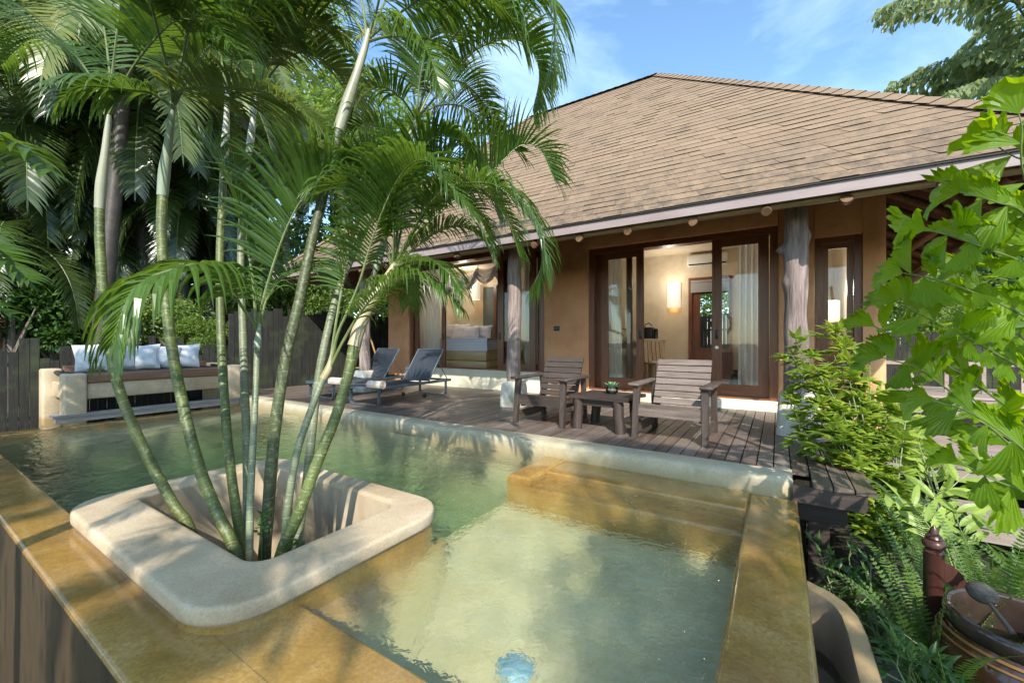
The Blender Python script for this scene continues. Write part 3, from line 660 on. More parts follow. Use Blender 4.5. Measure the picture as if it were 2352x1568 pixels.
def armchair(label,loc,W,rz,pale,seed):
    c=empty('armchair',label,'armchair',loc,rz,'slatted wooden armchairs on the deck'); w=W/2; wx=M['chair_pale'] if pale else M['chair']; wy=M['chair_y']; wz=M['chair_z']
    for s in(-1,1):
        m=MB(); taper_post(m,(s*(w+.0),-.36,0),(s*(w-.012),-.30,.585),.062,.075,.075,.085,seed+s); m.obj('leg',wz,c,True,auto=30)
        m=MB(); taper_post(m,(s*(w-.02),.42,0),(s*(w-.02),.36,.585),.065,.06,.07,.07,seed+s+3); m.obj('leg',wz,c,True,auto=30)
        m=MB(); bm=bmesh.new(); bmesh.ops.create_cube(bm,size=1)
        for v in bm.verts: v.co=V(s*(w+.01)+v.co.x*(.135 if v.co.y<0 else .10),.035+v.co.y*.84,.605+v.co.z*.038)
        bmesh.ops.bevel(bm,geom=[e for e in bm.edges],offset=.017,segments=3,profile=.5,affect='EDGES'); m.bm(bm); m.obj('armrest',M['chair_pale'] if pale and s<0 else wy,c,True,auto=40)
        m=MB(); m.box(s*(w-.02)-.016,s*(w-.02)+.016,-.30,.385,.06,.155,0,.4); m.obj('stretcher',wy,c)
        m=MB(); m.box(s*(w-.06)-.016,s*(w-.06)+.016,-.29,.36,.22,.32,0,.2); m.obj('seat_rail',wy,c)
    m=MB(); tilt_slat(m,-w+.03,w-.03,(-.335,.315),0,1,.13,.032,0,.004,seed); m.obj('front_rail',wx,c,True,auto=30)
    m=MB()
    for k in range(5): tilt_slat(m,-w+.045,w-.045,(-.27+.118*k,.368-.017*k),1,-.14,.108,.024,0,.003,seed+k)
    m.obj('seat',wx,c,True,auto=30)
    m=MB()
    for k in range(7): tilt_slat(m,-w+.055,w-.055,(.235+.036*k,.365+.078*k),.42,.90,.073,.022,0,.0035,seed+10+k)
    m.obj('backrest',wx,c,True,auto=30)
    for s in(-1,1):
        m=MB(); taper_post(m,(s*(w-.10),.27,.30),(s*(w-.10),.495,.84),.05,.05,.03,.03,seed); m.obj('back_upright',wz,c,True,auto=30)
    return c
armchair('slatted wooden armchair in shade-darkened wood colour on the left of the low table',(-2.655,5.13,0),.70,R(0),False,2.)
armchair('slatted wooden armchair in sunlit-toned wood colour on the right of the low table',(-1.005,5.12,0),.745,R(-1.5),True,9.)
def side_table():
    t=empty('side_table','low rustic wooden table with thick crooked legs between the two armchairs','table',(-1.85,5.13,0),R(-5))
    m=MB()
    for k in range(6):
        y=-.33+.112*k; tilt_slat(m,-.36-.02*rng.random(),.36+.03*rng.random(),(y+.055,.405),1,0,.109,.04,0,.004,k*3.)
    m.obj('table_top',M['chair'],t,True,auto=30)
    for q in(-.27,.235):
        m=MB(); m.box(-.28,.28,q,q+.035,.30,.382,0,.2); m.obj('apron',M['chair'],t)
    for k,(x,y) in enumerate(((-.27,-.255),(.27,-.255),(-.27,.26),(.27,.26))):
        m=MB(); sx=1 if x>0 else -1
        m.tube([V(x+sx*.02,y,0),V(x+sx*.015,y,.1),V(x,y+.0,.2),V(x,y,.3),V(x-sx*.01,y,.384)],[.066,.064,.062,.064,.068],12,wob=lambda i,a,L,k=k:1+.16*noise.noise(V(math.cos(a)*1.5+k*7,math.sin(a)*1.5,i*.6)))
        m.obj('leg',M['chair_z'],t,True,auto=60)
side_table()
b=empty('succulent_bowl','small round glass bowl of pebbles with a green succulent on the low table','plant bowl',(-1.80,5.19,.427))
m=MB(); m.lathe([(0,0),(.055,.002),(.078,.03),(.082,.055),(.07,.085),(.058,.095),(.055,.094),(.066,.083),(.077,.055),(.073,.03),(.05,.008),(0,.006)],seg=24); m.obj('bowl',M['glass'],b,True)
m=MB(); m.lathe([(0,.008),(.05,.01),(.07,.032),(.073,.05),(0,.062)],seg=20); m.obj('pebbles',M['pebble'],b,True)
m=MB()
for k in range(22):
    a=k*2.4; l=.035+.0035*k; e=R(72-2.9*k); d=V(math.cos(a)*math.cos(e),math.sin(a)*math.cos(e),math.sin(e)); s=d.cross(UP).normalized()*.02
    p=V(0,0,.085); n=s.cross(d).normalized()*.006
    i=[m.vert(q) for q in(p,p+d*l*.6-s+n,p+d*l*1.35+V(0,0,.008),p+d*l*.6+s+n,p+d*l*.55-n)]
    for q in((0,1,4),(1,2,4),(2,3,4),(3,0,4),(0,3,1),(1,3,2)): m.face([i[z] for z in q],0,rng.random())
m.obj('succulent',M['succ'],b,True)
def lounger(label,loc,rz):
    c=empty('sun_lounger',label,'sun lounger',loc,rz,'sun loungers on the deck'); W=.36
    m=MB()
    for s in(-1,1): m.box(s*W-.022,s*W+.022,-.98,1.0,.285,.335,b=.008)
    m.box(-W+.024,W-.024,-.985,-.945,.29,.33); m.box(-W+.024,W-.024,.96,1.0,.29,.33); m.obj('frame',M['metal_blue'],c,True,auto=40)
    for yy in(-.90,.86):
        m=MB(); pts=[]
        P=[(-W,.284),(-W,.06),(-W+.02,.025),(-W+.06,.012),(W-.06,.012),(W-.02,.025),(W,.06),(W,.284)]
        prev=None
        for x,z in P:
            x*=.985
            ring=[m.vert((x+dx,yy+dy,z+dz)) for dx,dy,dz in(((-.0),-.03,0),((.0),.03,0))]
            nx=.014*(1 if x<-.3 and z>.02 else(-1 if x>.3 and z>.02 else 0)); nz=.014 if z<.05 else 0
            ring+=[m.vert((x+nx,yy+.03,z+nz)),m.vert((x+nx,yy-.03,z+nz))]
            if prev:
                for k in range(4): m.face((prev[k],prev[(k+1)%4],ring[(k+1)%4],ring[k]))
            else: m.face(ring)
            prev=ring
        m.face(prev[::-1]); m.obj('leg',M['metal_blue'],c,True,auto=40)
    m=MB(); m.grid(lambda u,v:V((u-.5)*(2*W-.05),-.96+1.30*v,.325-.018*math.sin(math.pi*u)),6,8); m.obj('sling',M['mesh'],c,True)
    bk=MB(); a=V(0,.36,.335); e=V(0,.80,.935); d=(e-a)
    bk.grid(lambda u,v:a+d*v+V((u-.5)*(2*W-.06),.014*math.sin(math.pi*u),-.012*math.sin(math.pi*u)),6,8); B=bk.obj('backrest',M['mesh'],c,True)
    m=MB()
    for s in(-1,1): m.tube([a+V(s*(W-.025),0,0),e+V(s*(W-.025),0,0)],.013,8)
    m.tube([e+V(-W+.025,0,.0),e+V(W-.025,0,.0)],.012,8); m.obj('backrest_frame',M['metal_blue'],B,True)
    for s in(-1,1):
        m=MB(); m.tube([V(s*(W-.03),.64,.71),V(s*(W-.03),.92,.335)],.009,6); m.obj('support_rod',M['metal_blue'],c,True)
    for s in(-1,1):
        m=MB(); m.lathe([(.02,-.01),(.04,-.01),(.04,.01),(.02,.01)],seg=12); m.v=[(z,x,y) for x,y,z in m.v]; o=m.obj('wheel',M['black'],c,True); o.location=(s*(W-.08),.3,.05)
    return c
lounger('slate framed sun lounger nearer the armchairs with a rolled towel on its foot',(-6.02,5.52,0),R(3))
lounger('slate framed sun lounger farther from the armchairs partly behind the palm stems',(-7.42,5.62,0),R(3))
def towel(label,loc,rz):
    m=MB(); n=60; turns=3.6; R0=.012; R1=.072; L=.155; pv=None
    for i in range(n+1):
        t=i/n; a=t*turns*2*math.pi; r=R0+(R1-R0)*t**.8
        for_ = [m.vert((x,r*math.cos(a)+.003*noise.noise(V(x*20,a,0)),.075+r*math.sin(a)+.003*noise.noise(V(x*20,a,4)))) for x in(-L,-L*.5,0,L*.5,L)]
        r2=r-.010; inn=[m.vert((x,r2*math.cos(a),.075+r2*math.sin(a))) for x in(-L,-L*.5,0,L*.5,L)]
        if pv:
            A,B=pv
            for k in range(4): m.face((A[k],A[k+1],for_[k+1],for_[k])); m.face((B[k+1],B[k],inn[k],inn[k+1]))
            m.face((A[0],for_[0],inn[0],B[0])); m.face((A[4],B[4],inn[4],for_[4]))
        pv=(for_,inn)
    o=m.obj('rolled_towel',M['towel'],None,True,auto=70,loc=loc,rz=rz); tag(o,label,'towel','rolled towels on the loungers')
p=at(848,893,z=.34); towel('rolled beige towel on the lounger nearer the armchairs',(p.x+.02,p.y+.12,.322),R(4))
p=at(762,884,z=.34); towel('rolled beige towel on the farther lounger seen between palm stems',(p.x,p.y+.1,.322),R(4))
# bamboo towel ladder by the third post
def ladder():
    c=empty('bamboo_rack','golden bamboo A-frame towel rack standing by the far left post','towel rack',(-8.7,6.75,0))
    for y in(-.16,.16):
        for s in(-1,1):
            m=MB(); m.tube([V(s*.36,y*2,0),V(s*.10,y*.3,1.25)],[.024,.02],8); m.obj('leg',M['bamboo'],c,True)
    for z in(.18,.45,.75,1.02):
        m=MB(); w=.36-.26*z/1.25+.06; m.tube([V(-w,-.30+.22*z,z),V(w,-.30+.22*z,z)],.016,8); m.obj('rung',M['bamboo'],c,True)
ladder()
# ================================================================ DAYBED
db=empty('daybed','plaster framed daybed with dark mattress at the far left end of the pool','daybed',(-9.3,2.75,0))
DM=Matrix.Translation(-V(-9.3,2.75,0))
def dobj(m,name,mats,smooth=True,**kw):
    o=m.obj(name,mats,db,smooth,**kw); o.matrix_parent_inverse=DM; return o
for x,y0,y1,zt in((-8.98,1.56,1.815,.615),(-8.98,3.74,3.96,.645),(-9.95,1.50,1.73,.66),(-9.95,3.76,3.98,.66)):
    m=MB(); m.box(x-.13,x+.13,y0,y1,-.6,zt,b=.03); dobj(m,'post',M['planter'],auto=50)
m=MB(); m.box(-9.09,-8.90,1.816,3.738,.215,.462,b=.02); dobj(m,'front_beam',M['planter'],auto=50)
m=MB(); m.box(-9.80,-9.12,1.60,1.70,.22,.46,b=.02); dobj(m,'side_beam',M['planter'],auto=50)
m=MB(); m.box(-9.80,-9.12,3.80,3.9,.22,.46,b=.02); dobj(m,'side_beam',M['planter'],auto=50)
m=MB(); m.box(-9.10,-8.88,1.818,3.736,.466,.60,b=.008); dobj(m,'top_board',M['topboard'],auto=50)
m=MB(); m.box(-9.95,-9.86,1.74,3.75,.466,.70,b=.008); dobj(m,'back_board',M['topboard'],auto=50)
m=MB(); m.box(-9.86,-9.10,1.74,3.74,.47,.612,b=.03); dobj(m,'mattress',M['mattress'],auto=50)
m=MB(); m.tube([V(-9.95,1.655,.60),V(-9.0,1.67,.59)],[.035,.04],12); m.tube([V(-9.95,3.84,.62),V(-9.0,3.84,.60)],[.03,.03],10); dobj(m,'bolster',M['bolster'])
def pillow(name,mat,w,h,t,seed):
    m=MB()
    def f(u,v,s):
        x,y=(u*2-1),(v*2-1); k=(max(0,1-abs(x)**2.6)*max(0,1-abs(y)**2.6))**.5
        pin=1-.10*(1-abs(x))*abs(y)**3; pin2=1-.10*(1-abs(y))*abs(x)**3
        return V(x*w/2*pin2,s*t/2*k*(1+.12*noise.noise(V(x*2+seed,y*2,s)))+.012*noise.noise(V(x*4+seed,y*4,3)),h/2+y*h/2*pin)
    m.grid(lambda u,v:f(u,v,-1),14,14); m.grid(lambda u,v:f(u,v,1),14,14,flip=True)
    return m.obj(name,mat,None,True)
labs=('large white cushion at the near left end of the daybed','second white cushion, mostly behind the leftmost palm stem','third white cushion, between the two leftmost palm stems','fourth white cushion, leaning with a sunlit top edge','fifth white cushion, farthest right on the daybed')
for k,(y,s,rz,tl) in enumerate(((2.06,.52,74,17),(2.37,.47,100,14),(2.63,.50,62,20),(2.90,.47,66,16),(3.22,.50,58,18))):
    o=pillow('cushion',M['cushion'],s,s*.93,.2,k*5.); o.location=(-9.50+.02*k,y,.605); o.rotation_euler=(R(-tl),R((-6,4,-4,5,-3)[k]),R(rz)); tag(o,labs[k],'cushion','white cushions on the daybed')
m=MB(); m.box(-9.02,-8.80,1.45,3.93,-.015,.012,0,.4); m.box(-8.99,-8.83,1.48,3.92,-.10,-.017,0,.8)
o=m.obj('pool_step',M['step']); tag(o,'long grey weathered timber step between daybed and pool end','step')
# ================================================================ FENCES
def fence(name,label,P0,P1,hfun,mat,rails,w=.115,base=-.5,cat='fence'):
    P0,P1=V(*P0),V(*P1); L=(P1-P0).length; T=(P1-P0)/L; N=V(-T.y,T.x,0)
    f=empty(name,label,cat,P0); FM=Matrix.Translation(-P0); m=MB(); s=0
    while s<L:
        ww=w*rng.uniform(.85,1.15); h=hfun(s); o=N*rng.uniform(-.004,.004); a,b=P0+T*s+o,P0+T*(s+ww-.008)+o; rr=rng.random(); n=N*.011
        i=[m.vert(p+V(0,0,z)) for z in(base,h) for p in(a-n,b-n,b+n,a+n)]
        for q in((0,1,5,4),(1,2,6,5),(2,3,7,6),(3,0,4,7),(4,5,6,7)): m.face([i[k] for k in q],0,rr)
        s+=ww
    o=m.obj('board_panel',mat,f); o.matrix_parent_inverse=FM
    for z in rails:
        m=MB(); a,b=P0+N*-.03,P1+N*-.03
        pts=[a+V(0,0,z-.03),a+V(0,0,z+.03),a-N*.045+V(0,0,z+.03),a-N*.045+V(0,0,z-.03)]
        i=[m.vert(p) for p in pts]+[m.vert(p+(b-a)) for p in pts]
        for q in((0,1,5,4),(1,2,6,5),(2,3,7,6),(3,0,4,7),(0,3,2,1),(4,5,6,7)): m.face([i[k] for k in q],0,.2)
        o=m.obj('rail',mat,f); o.matrix_parent_inverse=FM
    return f
import itertools
hz=[.86,.86,.98,1.02,.8,.84,1.16,1.16,.95,.9,1.2,.95,.95,1.15,.98,.92,1.1,1.02]
fence('low_fence','low mossy fence with uneven board tops behind the daybed',(-10.25,4.30,0),(-10.25,-5.5,0),lambda s:hz[int(s/.115)%18]+rng.uniform(-.02,.02),M['fence'],(.73,-.15),base=-.9)
fence('tall_fence','tall dark mossy board fence beside the far end of the deck',(-10.25,10.5,0),(-10.25,4.33,0),lambda s:1.78+.012*0+rng.choice((0,.02,.05,.12,-.06,.08)),M['fence'],(1.52,.72),base=-.6)
fence('garden_fence','brown board fence closing the garden right of the villa',(12,11.6,0),(1.4,11.6,0),lambda s:1.28+rng.uniform(-.02,.03),M['fence'],(.95,.1),base=-.8)
fence('rear_fence','pale brown board fence seen through the villa rear door',(1.0,15.6,0),(-4.2,15.6,0),lambda s:1.95+rng.choice((0,.03,.1,.05)),M['fence_warm'],(1.5,.9),base=-.6)
fence('left_fence','dark fence running behind the pool on the far left',(-18,-5.6,0),(-10.3,-5.6,0),lambda s:1.1,M['fence'],(.8,),base=-.9)
# neighbour villa
nb=empty('neighbour_house','peach rendered neighbouring house with pinkish roof half hidden by palms on the left','house',(-18,4.5,0))
NM=Matrix.Translation(-V(-18,4.5,0))
m=MB(); m.box(-22,-16.0,.9,4.2,-.5,3.1,b=.04); m.box(-22,-17.2,4.2,8.5,-.5,2.6,b=.04); o=m.obj('wall',M['adobe_far'],nb,True,auto=40); o.matrix_parent_inverse=NM
m=MB()
roof_facet(m,V(-15.3,0.2,3.1),V(-15.3,9.3,2.9),V(-18.6,2.5,5.6),V(-18.6,7.,5.6),22); roof_facet(m,V(-22,.2,3.1),V(-15.3,.2,3.1),V(-18.6,2.5,5.6),V(-18.6,2.5,5.6),20)
roof_facet(m,V(-15.3,9.3,2.9),V(-22,9.3,3.1),V(-18.6,7,5.6),V(-18.6,7,5.6),20)
o=m.obj('roof',[pmat('pinkish_shingles',(.36,.2,.14),(.46,.28,.2),3,.9,.4,60),M['dark']],nb); o.matrix_parent_inverse=NM
for y in(1.3,5.6,6.9):
    m=MB(); xx=-15.99 if y<4 else -17.19; m.box(xx,xx+.06,y,y+.7,.95,2.1); o=m.obj('window',M['frame'],nb); o.matrix_parent_inverse=NM
# ================================================================ RIGHT WALKWAY
def walk(name,x0,x1,y0,y1,z,step=True):
    m=MB(); y=y0
    while y<y1-.05:
        m.box(x0,x1,y,y+.112,z-.03,z,0,rng.random()); y+=.12
    m.box(x0,x1,y0+.02,y0+.05,z-.16,z-.032,0,.4)
    return m
w=walk('walk',1.0,7.5,6.62,8.62,-.30); WK=struct(w.obj('boardwalk',M['walk']))
w=walk('walk',1.35,7.5,8.85,10.6,.27); w.box(1.35,7.5,8.95,8.98,-.02,.12,0,.7); struct(w.obj('upper_boardwalk',M['walk']))
w=walk('walk',1.5,7.5,5.35,6.1,-.52); struct(w.obj('lower_boardwalk',M['walk']))
m=MB()
for x in(1.3,2.1,2.9,3.8,4.7):
    for y in(7.0,8.2): m.box(x,x+.1,y,y+.1,-1.4,-.335)
    m.box(x+.2,x+.3,6.66,8.6,-.44,-.335)
struct(m.obj('boardwalk_joists',M['deck_dark'],parent=WK))
rl=empty('garden_railing','weathered timber railing with thin square balusters along the upper boardwalk','railing',(1.35,9.6,.27))
m=MB(); m.box(0,6,-.035,.035,.44,.50,0,.5); m.obj('top_rail',M['walk'],rl)
for k in range(14):
    m=MB(); m.box(.12+.42*k,.17+.42*k,-.02,.02,.001,.438,0,rng.random()); m.obj('baluster',M['walk'],rl)
# ================================================================ INTERIORS
def lamp(name,label,loc,r,h,cyl,parent=None,E=6):
    c=empty(name,label,'lamp',loc); m=MB()
    n=16; a0,a1=(0,2*math.pi) if cyl else (math.pi,2*math.pi)
    m.grid(lambda u,v:V(r*math.cos(a0+(a1-a0)*u),r*(1 if cyl else .55)*math.sin(a0+(a1-a0)*u),(v-.5)*h),n,2); m.obj('lamp_shade',M['shade'],c,True)
    m=MB(); m.box(-r*.3,r*.3,-.02,.0 if not cyl else .02,-.05,.05); m.obj('bulb_holder',M['steel'],c)
    l=bpy.data.lights.new('room_fill_light','POINT'); l.energy=E; l.color=(1,.94,.85); l.shadow_soft_size=.12
    lo=bpy.data.objects.new('room_fill_light',l); COL.objects.link(lo); lo.parent=c; lo.location=(0,-.55,.32)  # fill light added clear of the shade to brighten the room
    for dz in(h/2+.03,-h/2-.03):
        l2=bpy.data.lights.new('lamp_glow','POINT'); l2.energy=E*.05; l2.color=(1,.62,.28); l2.shadow_soft_size=.04
        o2=bpy.data.objects.new('lamp_glow',l2); COL.objects.link(o2); o2.parent=c; o2.location=(0,-.07,dz)
    return c
lamp('wall_sconce','cream half-cylinder wall sconce glowing beside the rear door in the living room',(-2.2,10.96,2.26),.17,.62,False,E=7)
lamp('pendant_lamp','cream cylinder pendant lamp hanging beside the bed',(-7.72,9.95,2.62),.16,.52,True,E=9)
p=at(1906,715,y=9.0); lamp('table_lamp','cream table lamp behind the narrow right-hand window',(p.x,9.0,p.z),.14,.36,True,E=10)
m=MB(); m.box(p.x-.4,p.x+.5,8.8,9.4,.16,p.z-.24,b=.02); o=m.obj('console',M['frame_x'],None,True); tag(o,'dark wooden console under the table lamp behind the right-hand window','console')
m=MB(); m.box(-.45,.45,-.20,.0,-.14,.14,b=.045); o=empty('air_conditioner','white split air conditioner high on the living room rear wall','air conditioner',(-1.42,10.99,3.06)); m.obj('body',M['white'],o,True,auto=50)
m=MB(); m.box(-.40,.40,-.206,-.15,-.125,-.095); m.obj('vent',M['black'],o)
# desk, chair, coffee machine
dk=empty('writing_desk','cream plaster desk along the living room partition','desk',(-2.75,9.7,.16))
m=MB(); m.box(-.9,.55,-.35,.35,.93,1.0,b=.01); m.obj('desk_top',M['cream_wall'],dk,True); m=MB(); m.box(.42,.54,-.33,.33,0,.929); m.obj('desk_side',M['cream_wall'],dk); m=MB(); m.box(-.9,.41,.25,.33,.0,.929); m.obj('desk_back',M['cream_wall'],dk)
m=MB(); m.box(-.5,.38,-.30,.2,.62,.78); m.obj('drawer',M['sill'],dk)
p=at(1491,765,y=9.7)
cm=empty('coffee_machine','black coffee machine on the desk in the living room','coffee machine',(p.x,9.7,1.162))
m=MB(); m.box(-.12,.10,-.14,.14,0,.26,b=.02); m.obj('body',M['black'],cm,True); m=MB(); m.tube([V(.16,-.05,.0),V(.16,-.05,.2),V(.15,-.05,.22)],[.05,.05,.035],12); m.obj('milk_jug',M['black'],cm,True); m=MB(); m.tube([V(-.19,-.05,.0),V(-.19,-.05,.2),V(-.19,-.05,.33)],[.035,.03,.012],10); m.obj('tank',M['black'],cm,True)
m=MB(); m.tube([V(-.1,0,.25),V(-.09,0,.33),V(0,0,.36),V(.06,0,.30)],.013,8); m.obj('handle',M['black'],cm,True)
p=at(1433,760,y=9.3); dl=empty('desk_lamp','black adjustable desk lamp seen through the left glass door','lamp',(p.x+.0,9.5,1.162)); m=MB(); m.tube([V(0,0,0),V(-.12,0,.12),V(-.1,0,.24),V(.0,0,.2)],.012,8); m.obj('arm',M['black'],dl,True); m=MB(); m.tube([V(-.02,0,.22),V(.06,0,.14)],[.02,.055],10); m.obj('lamp_head',M['black'],dl,True)
ch=empty('desk_chair','rustic bamboo chair pushed up to the living room desk','chair',(-2.05,8.95,.16),R(40))
for x in(-.2,.2):
    for y in(-.2,.2):
        m=MB(); m.tube([V(x*1.1,y*1.1,0),V(x,y,.46)],.026,8); m.obj('leg',M['bamboo'],ch,True)
m=MB(); m.box(-.24,.24,-.24,.24,.462,.50,b=.012); m.obj('seat',M['bamboo'],ch,True)
m=MB(); m.box(-.22,.22,-.05,.05,.502,.53,M=Matrix.Translation((0,.0,0)),b=.01); m.obj('seat_pad',M['linen'],ch,True)
m=MB()
for k in range(5): m.box(-.22+.09*k,-.145+.09*k,.20+.0,.225,.502,.98,0,rng.random(),M=Matrix.Rotation(R(-9),4,'X'))
m.obj('backrest',M['bamboo'],ch)
for z in(.2,.34):
    m=MB(); m.tube([V(-.2,-.2,z),V(.2,-.2,z)],.014,6); m.obj('stretcher',M['bamboo'],ch,True)
# dark cabinet and jar seen through the right glass panel
m=MB(); m.box(-.25,.25,-.2,.2,.0,.9,b=.01); o=m.obj('cabinet',M['frame'],None,True,loc=(-.42,10.6,.16)); tag(o,'dark wooden cabinet behind the right-hand glass door','cabinet')
m=MB(); m.lathe([(.0,0),(.10,0),(.17,.15),(.16,.28),(.09,.36),(.1,.4)],seg=18); o=m.obj('floor_vase',M['black'],None,True,loc=(-.62,8.9,.162)); tag(o,'dark round floor vase behind the right-hand glass door','vase')
# bed
bd=empty('bed','bed with white striped linen on a cream plaster base in the bedroom','bed',(-7.25,9.3,.44))
m=MB(); m.box(-1.45,1.2,-1.05,.92,.0,.16,b=.03); m.obj('base_step',M['interior_floor'],bd,True); m=MB(); m.box(-1.25,1.05,-.85,.92,.162,.42,b=.03); m.obj('bed_base',M['interior_floor'],bd,True)
m=MB(); m.box(-1.2,1.0,-.78,.90,.422,.72,b=.06); m.obj('mattress',M['stripe'],bd,True,auto=50)
m=MB(); m.grid(lambda u,v:V(-1.25+2.3*u,-.81-.03*noise.noise(V(u*9,v*2,0)),.36+.39*v),24,4); m.grid(lambda u,v:V(-1.25+2.3*u,-.80+1.2*v,.745+.012*noise.noise(V(u*5,v*5,2))),20,10); m.obj('duvet',M['stripe'],bd,True)
pl=('white pillow upright at the left of the bed head','striped white pillow second along the bed head','striped white pillow in front along the bed head','striped white pillow at the right of the bed head')
for k,(u,ty,h) in enumerate(((1035,9.9,.5),(1060,9.75,.48),(1085,9.65,.40),(1110,9.8,.42))):
    q=at(u,770,y=ty); o=pillow('pillow',M['stripe'],.66,h,.2,k*3.+40); o.location=(q.x,ty-.1,1.165); o.rotation_euler=(R(-14),0,R((0,4,-5,3)[k])); tag(o,pl[k],'pillow','pillows on the bed')
m=MB()   # canopy drapes
P=[at(u,v+16,y=8.7) for u,v in((1022,607),(1062,618),(1097,598),(1140,590),(1185,600))]
for k in range(4):
    a,b=P[k],P[k+1]
    m.grid(lambda u,v:a.lerp(b,u)+V(0,.10*math.sin(v*19)*(.3+v)+.04*noise.noise(V(u*4+k,v*6,0))-.05*v,-(.13+.42*v)*4*u*(1-u)*(.75+.35*noise.noise(V(k,1,1)))-v*(.22-.14*math.sin(math.pi*u))),20,16)
for k in(1,2,3): m.tube([P[k]+V(0,0,.12),P[k]+V(.02,0,.05),P[k],P[k]+V(0,-.02,-.25)],.012,6)
o=m.obj('bed_canopy',M['gauze'],None,True); tag(o,'white gauze canopy swagged from hooks above the bed','canopy')
m=MB(); m.tube([V(-8.7,8.72,3.15),V(-4.1,8.72,3.19)],.05,10); hobj(m,'canopy_pole',M['log'],True)
m=MB(); m.box(-7.60,-6.9,10.20,10.255,.44,2.75); hobj(m,'bedroom_doorway',M['room'])  # flat panel; the dimness of the room beyond is its colour
m=MB(); m.box(-7.18,-7.08,10.17,10.255,.44,2.8); hobj(m,'bedroom_door_frame',M['frame'])
# curtains
def curtain(label,u0,u1,y,z0,z1,folds):
    x0=at(u0,700,y=y).x; x1=at(u1,700,y=y).x
    m=MB(); m.grid(lambda u,v:V(x0+(x1-x0)*u,y+.03*math.sin(u*folds*6.28+.5*math.sin(v*3))*(.5+.5*v)+.01*noise.noise(V(u*9,v*3,0)),z1+(z0-z1)*v),48,8)
    o=m.obj('curtain',M['sheer'],None,True); tag(o,label,'curtain','white sheer curtains behind the glass doors')
curtain('white sheer curtain at the left end of the bedroom window',958,1010,8.1,.47,3.1,7)
curtain('white sheer curtain behind the bedroom glass right of the near left post',1205,1262,8.12,.47,3.1,5)
curtain('white sheer curtain behind the left living room glass door',1395,1428,8.15,.18,2.75,4)
curtain('white sheer curtain behind the right living room glass door',1695,1765,8.12,.18,2.78,5)
# ================================================================ BOTTOM RIGHT OBJECTS
fb=empty('foot_bath','rounded beige plaster foot bath built against the pool right wall','foot bath',(.4,2.6,-.8))
m=MB(); N=14; rg=[]
BO=[(.134,3.0),(.17,2.975),(.245,2.93),(.31,2.86),(.352,2.76),(.37,2.62),(.372,2.3),(.372,1.6),(.372,1.0),(.134,1.0)]
BI=[(.134,2.905),(.165,2.885),(.215,2.85),(.252,2.80),(.275,2.73),(.286,2.6),(.288,2.3),(.288,1.6),(.288,1.09),(.134,1.09)]
def bsh(a,b,t): return [(p[0]+(q[0]-p[0])*t,p[1]+(q[1]-p[1])*t) for p,q in zip(a,b)]
for t_,z,mt in((0,-1.5,0),(0,-.40,0),(0,-.345,0),(.08,-.333,0),(.3,-.330,0),(.8,-.331,0),(.95,-.337,0),(1.,-.36,1),(1.1,-.70,1)): rg.append(([m.vert((x,y,z+.03*sm(2.4,3.0,y)*(z>-.6))) for x,y in bsh(BO,BI,t_)],mt))
for (a,_),(b,mt) in zip(rg,rg[1:]):
    for k in range(len(a)-1): m.face((a[k],b[k],b[k+1],a[k+1]),mt)
m.face(rg[-1][0],1)
o=m.obj('basin',[M['planter'],M['planter_in']],fb,True,auto=35); o.matrix_parent_inverse=Matrix.Translation(-V(.4,2.6,-.8))
bshape=lambda e: bsh(BO,BI,1.05)
m=MB(); i=[m.vert((x,y,-.62)) for x,y in bshape(.11)]; m.face(i[::-1]); o=m.obj('basin_water',M['glass'],fb); o.matrix_parent_inverse=Matrix.Translation(-V(.4,2.6,-.8))
m=MB(); m.lathe([(0,.012),(.02,.012),(.022,.004),(.03,.004),(.032,.012),(.045,.012),(.047,.004),(.055,.004),(.057,.012),(.07,.01),(.072,0)],seg=24); m.v=[(z,x,y) for x,y,z in m.v]
o=m.obj('drain_cover',M['white'],fb,True); o.location=V(.14,2.42,-.53)-V(.4,2.6,-.8)
# jar with coconut dipper
jc=V(.95,2.84,-.83)
jr=empty('water_jar','large brown glazed water jar with dark thick rim at the lower right','jar',jc)
m=MB(); m.lathe([(0,0),(.17,.0),(.22,.05),(.285,.2),(.315,.34),(.318,.42),(.30,.50),(.268,.56),(.255,.58)],seg=40); m.obj('body',M['ceramic'],jr,True)
m=MB(); m.lathe([(.25,.575),(.262,.60),(.268,.632),(.262,.655),(.25,.664),(.238,.657),(.232,.635),(.236,.60),(.262,.5),(.28,.4),(.2,.1)],seg=40); m.obj('rim',M['ceramic_rim'],jr,True)
m=MB(); m.lathe([(.273,.555),(.279,.563),(.272,.573)],seg=40); m.lathe([(.288,.528),(.293,.535),(.287,.543)],seg=40); m.obj('band',pmat('ochre_glaze',(.18,.085,.026),(.25,.125,.04),9,.2,.1,30),jr,True)
m=MB(); m.lathe([(0,.47),(.264,.47)],seg=24); m.obj('jar_water',pmat('dark_jar_water',(.008,.010,.006),(.014,.016,.01),4,.03,.03,6),jr,True)
dp=empty('coconut_dipper','grey coconut shell dipper with wooden handle resting across the jar rim','dipper',at(2255,1360,d=1.82))
m=MB(); m.lathe([(.0,.052),(.025,.046),(.045,.028),(.052,.0),(.046,-.026),(.028,-.045),(0,-.052)],seg=20); o=m.obj('shell',M['coconut'],dp,True); o.scale=(1.05,.85,.8); o.rotation_euler=(.3,.4,.2)
a=dp.location; e=at(2325,1452,d=1.68); m=MB(); m.tube([V(.01,-.02,-.02),(e-a)*.5+V(0,0,-.0),(e-a)],[.008,.007,.010],8); m.obj('handle',M['greywood'],dp,True)
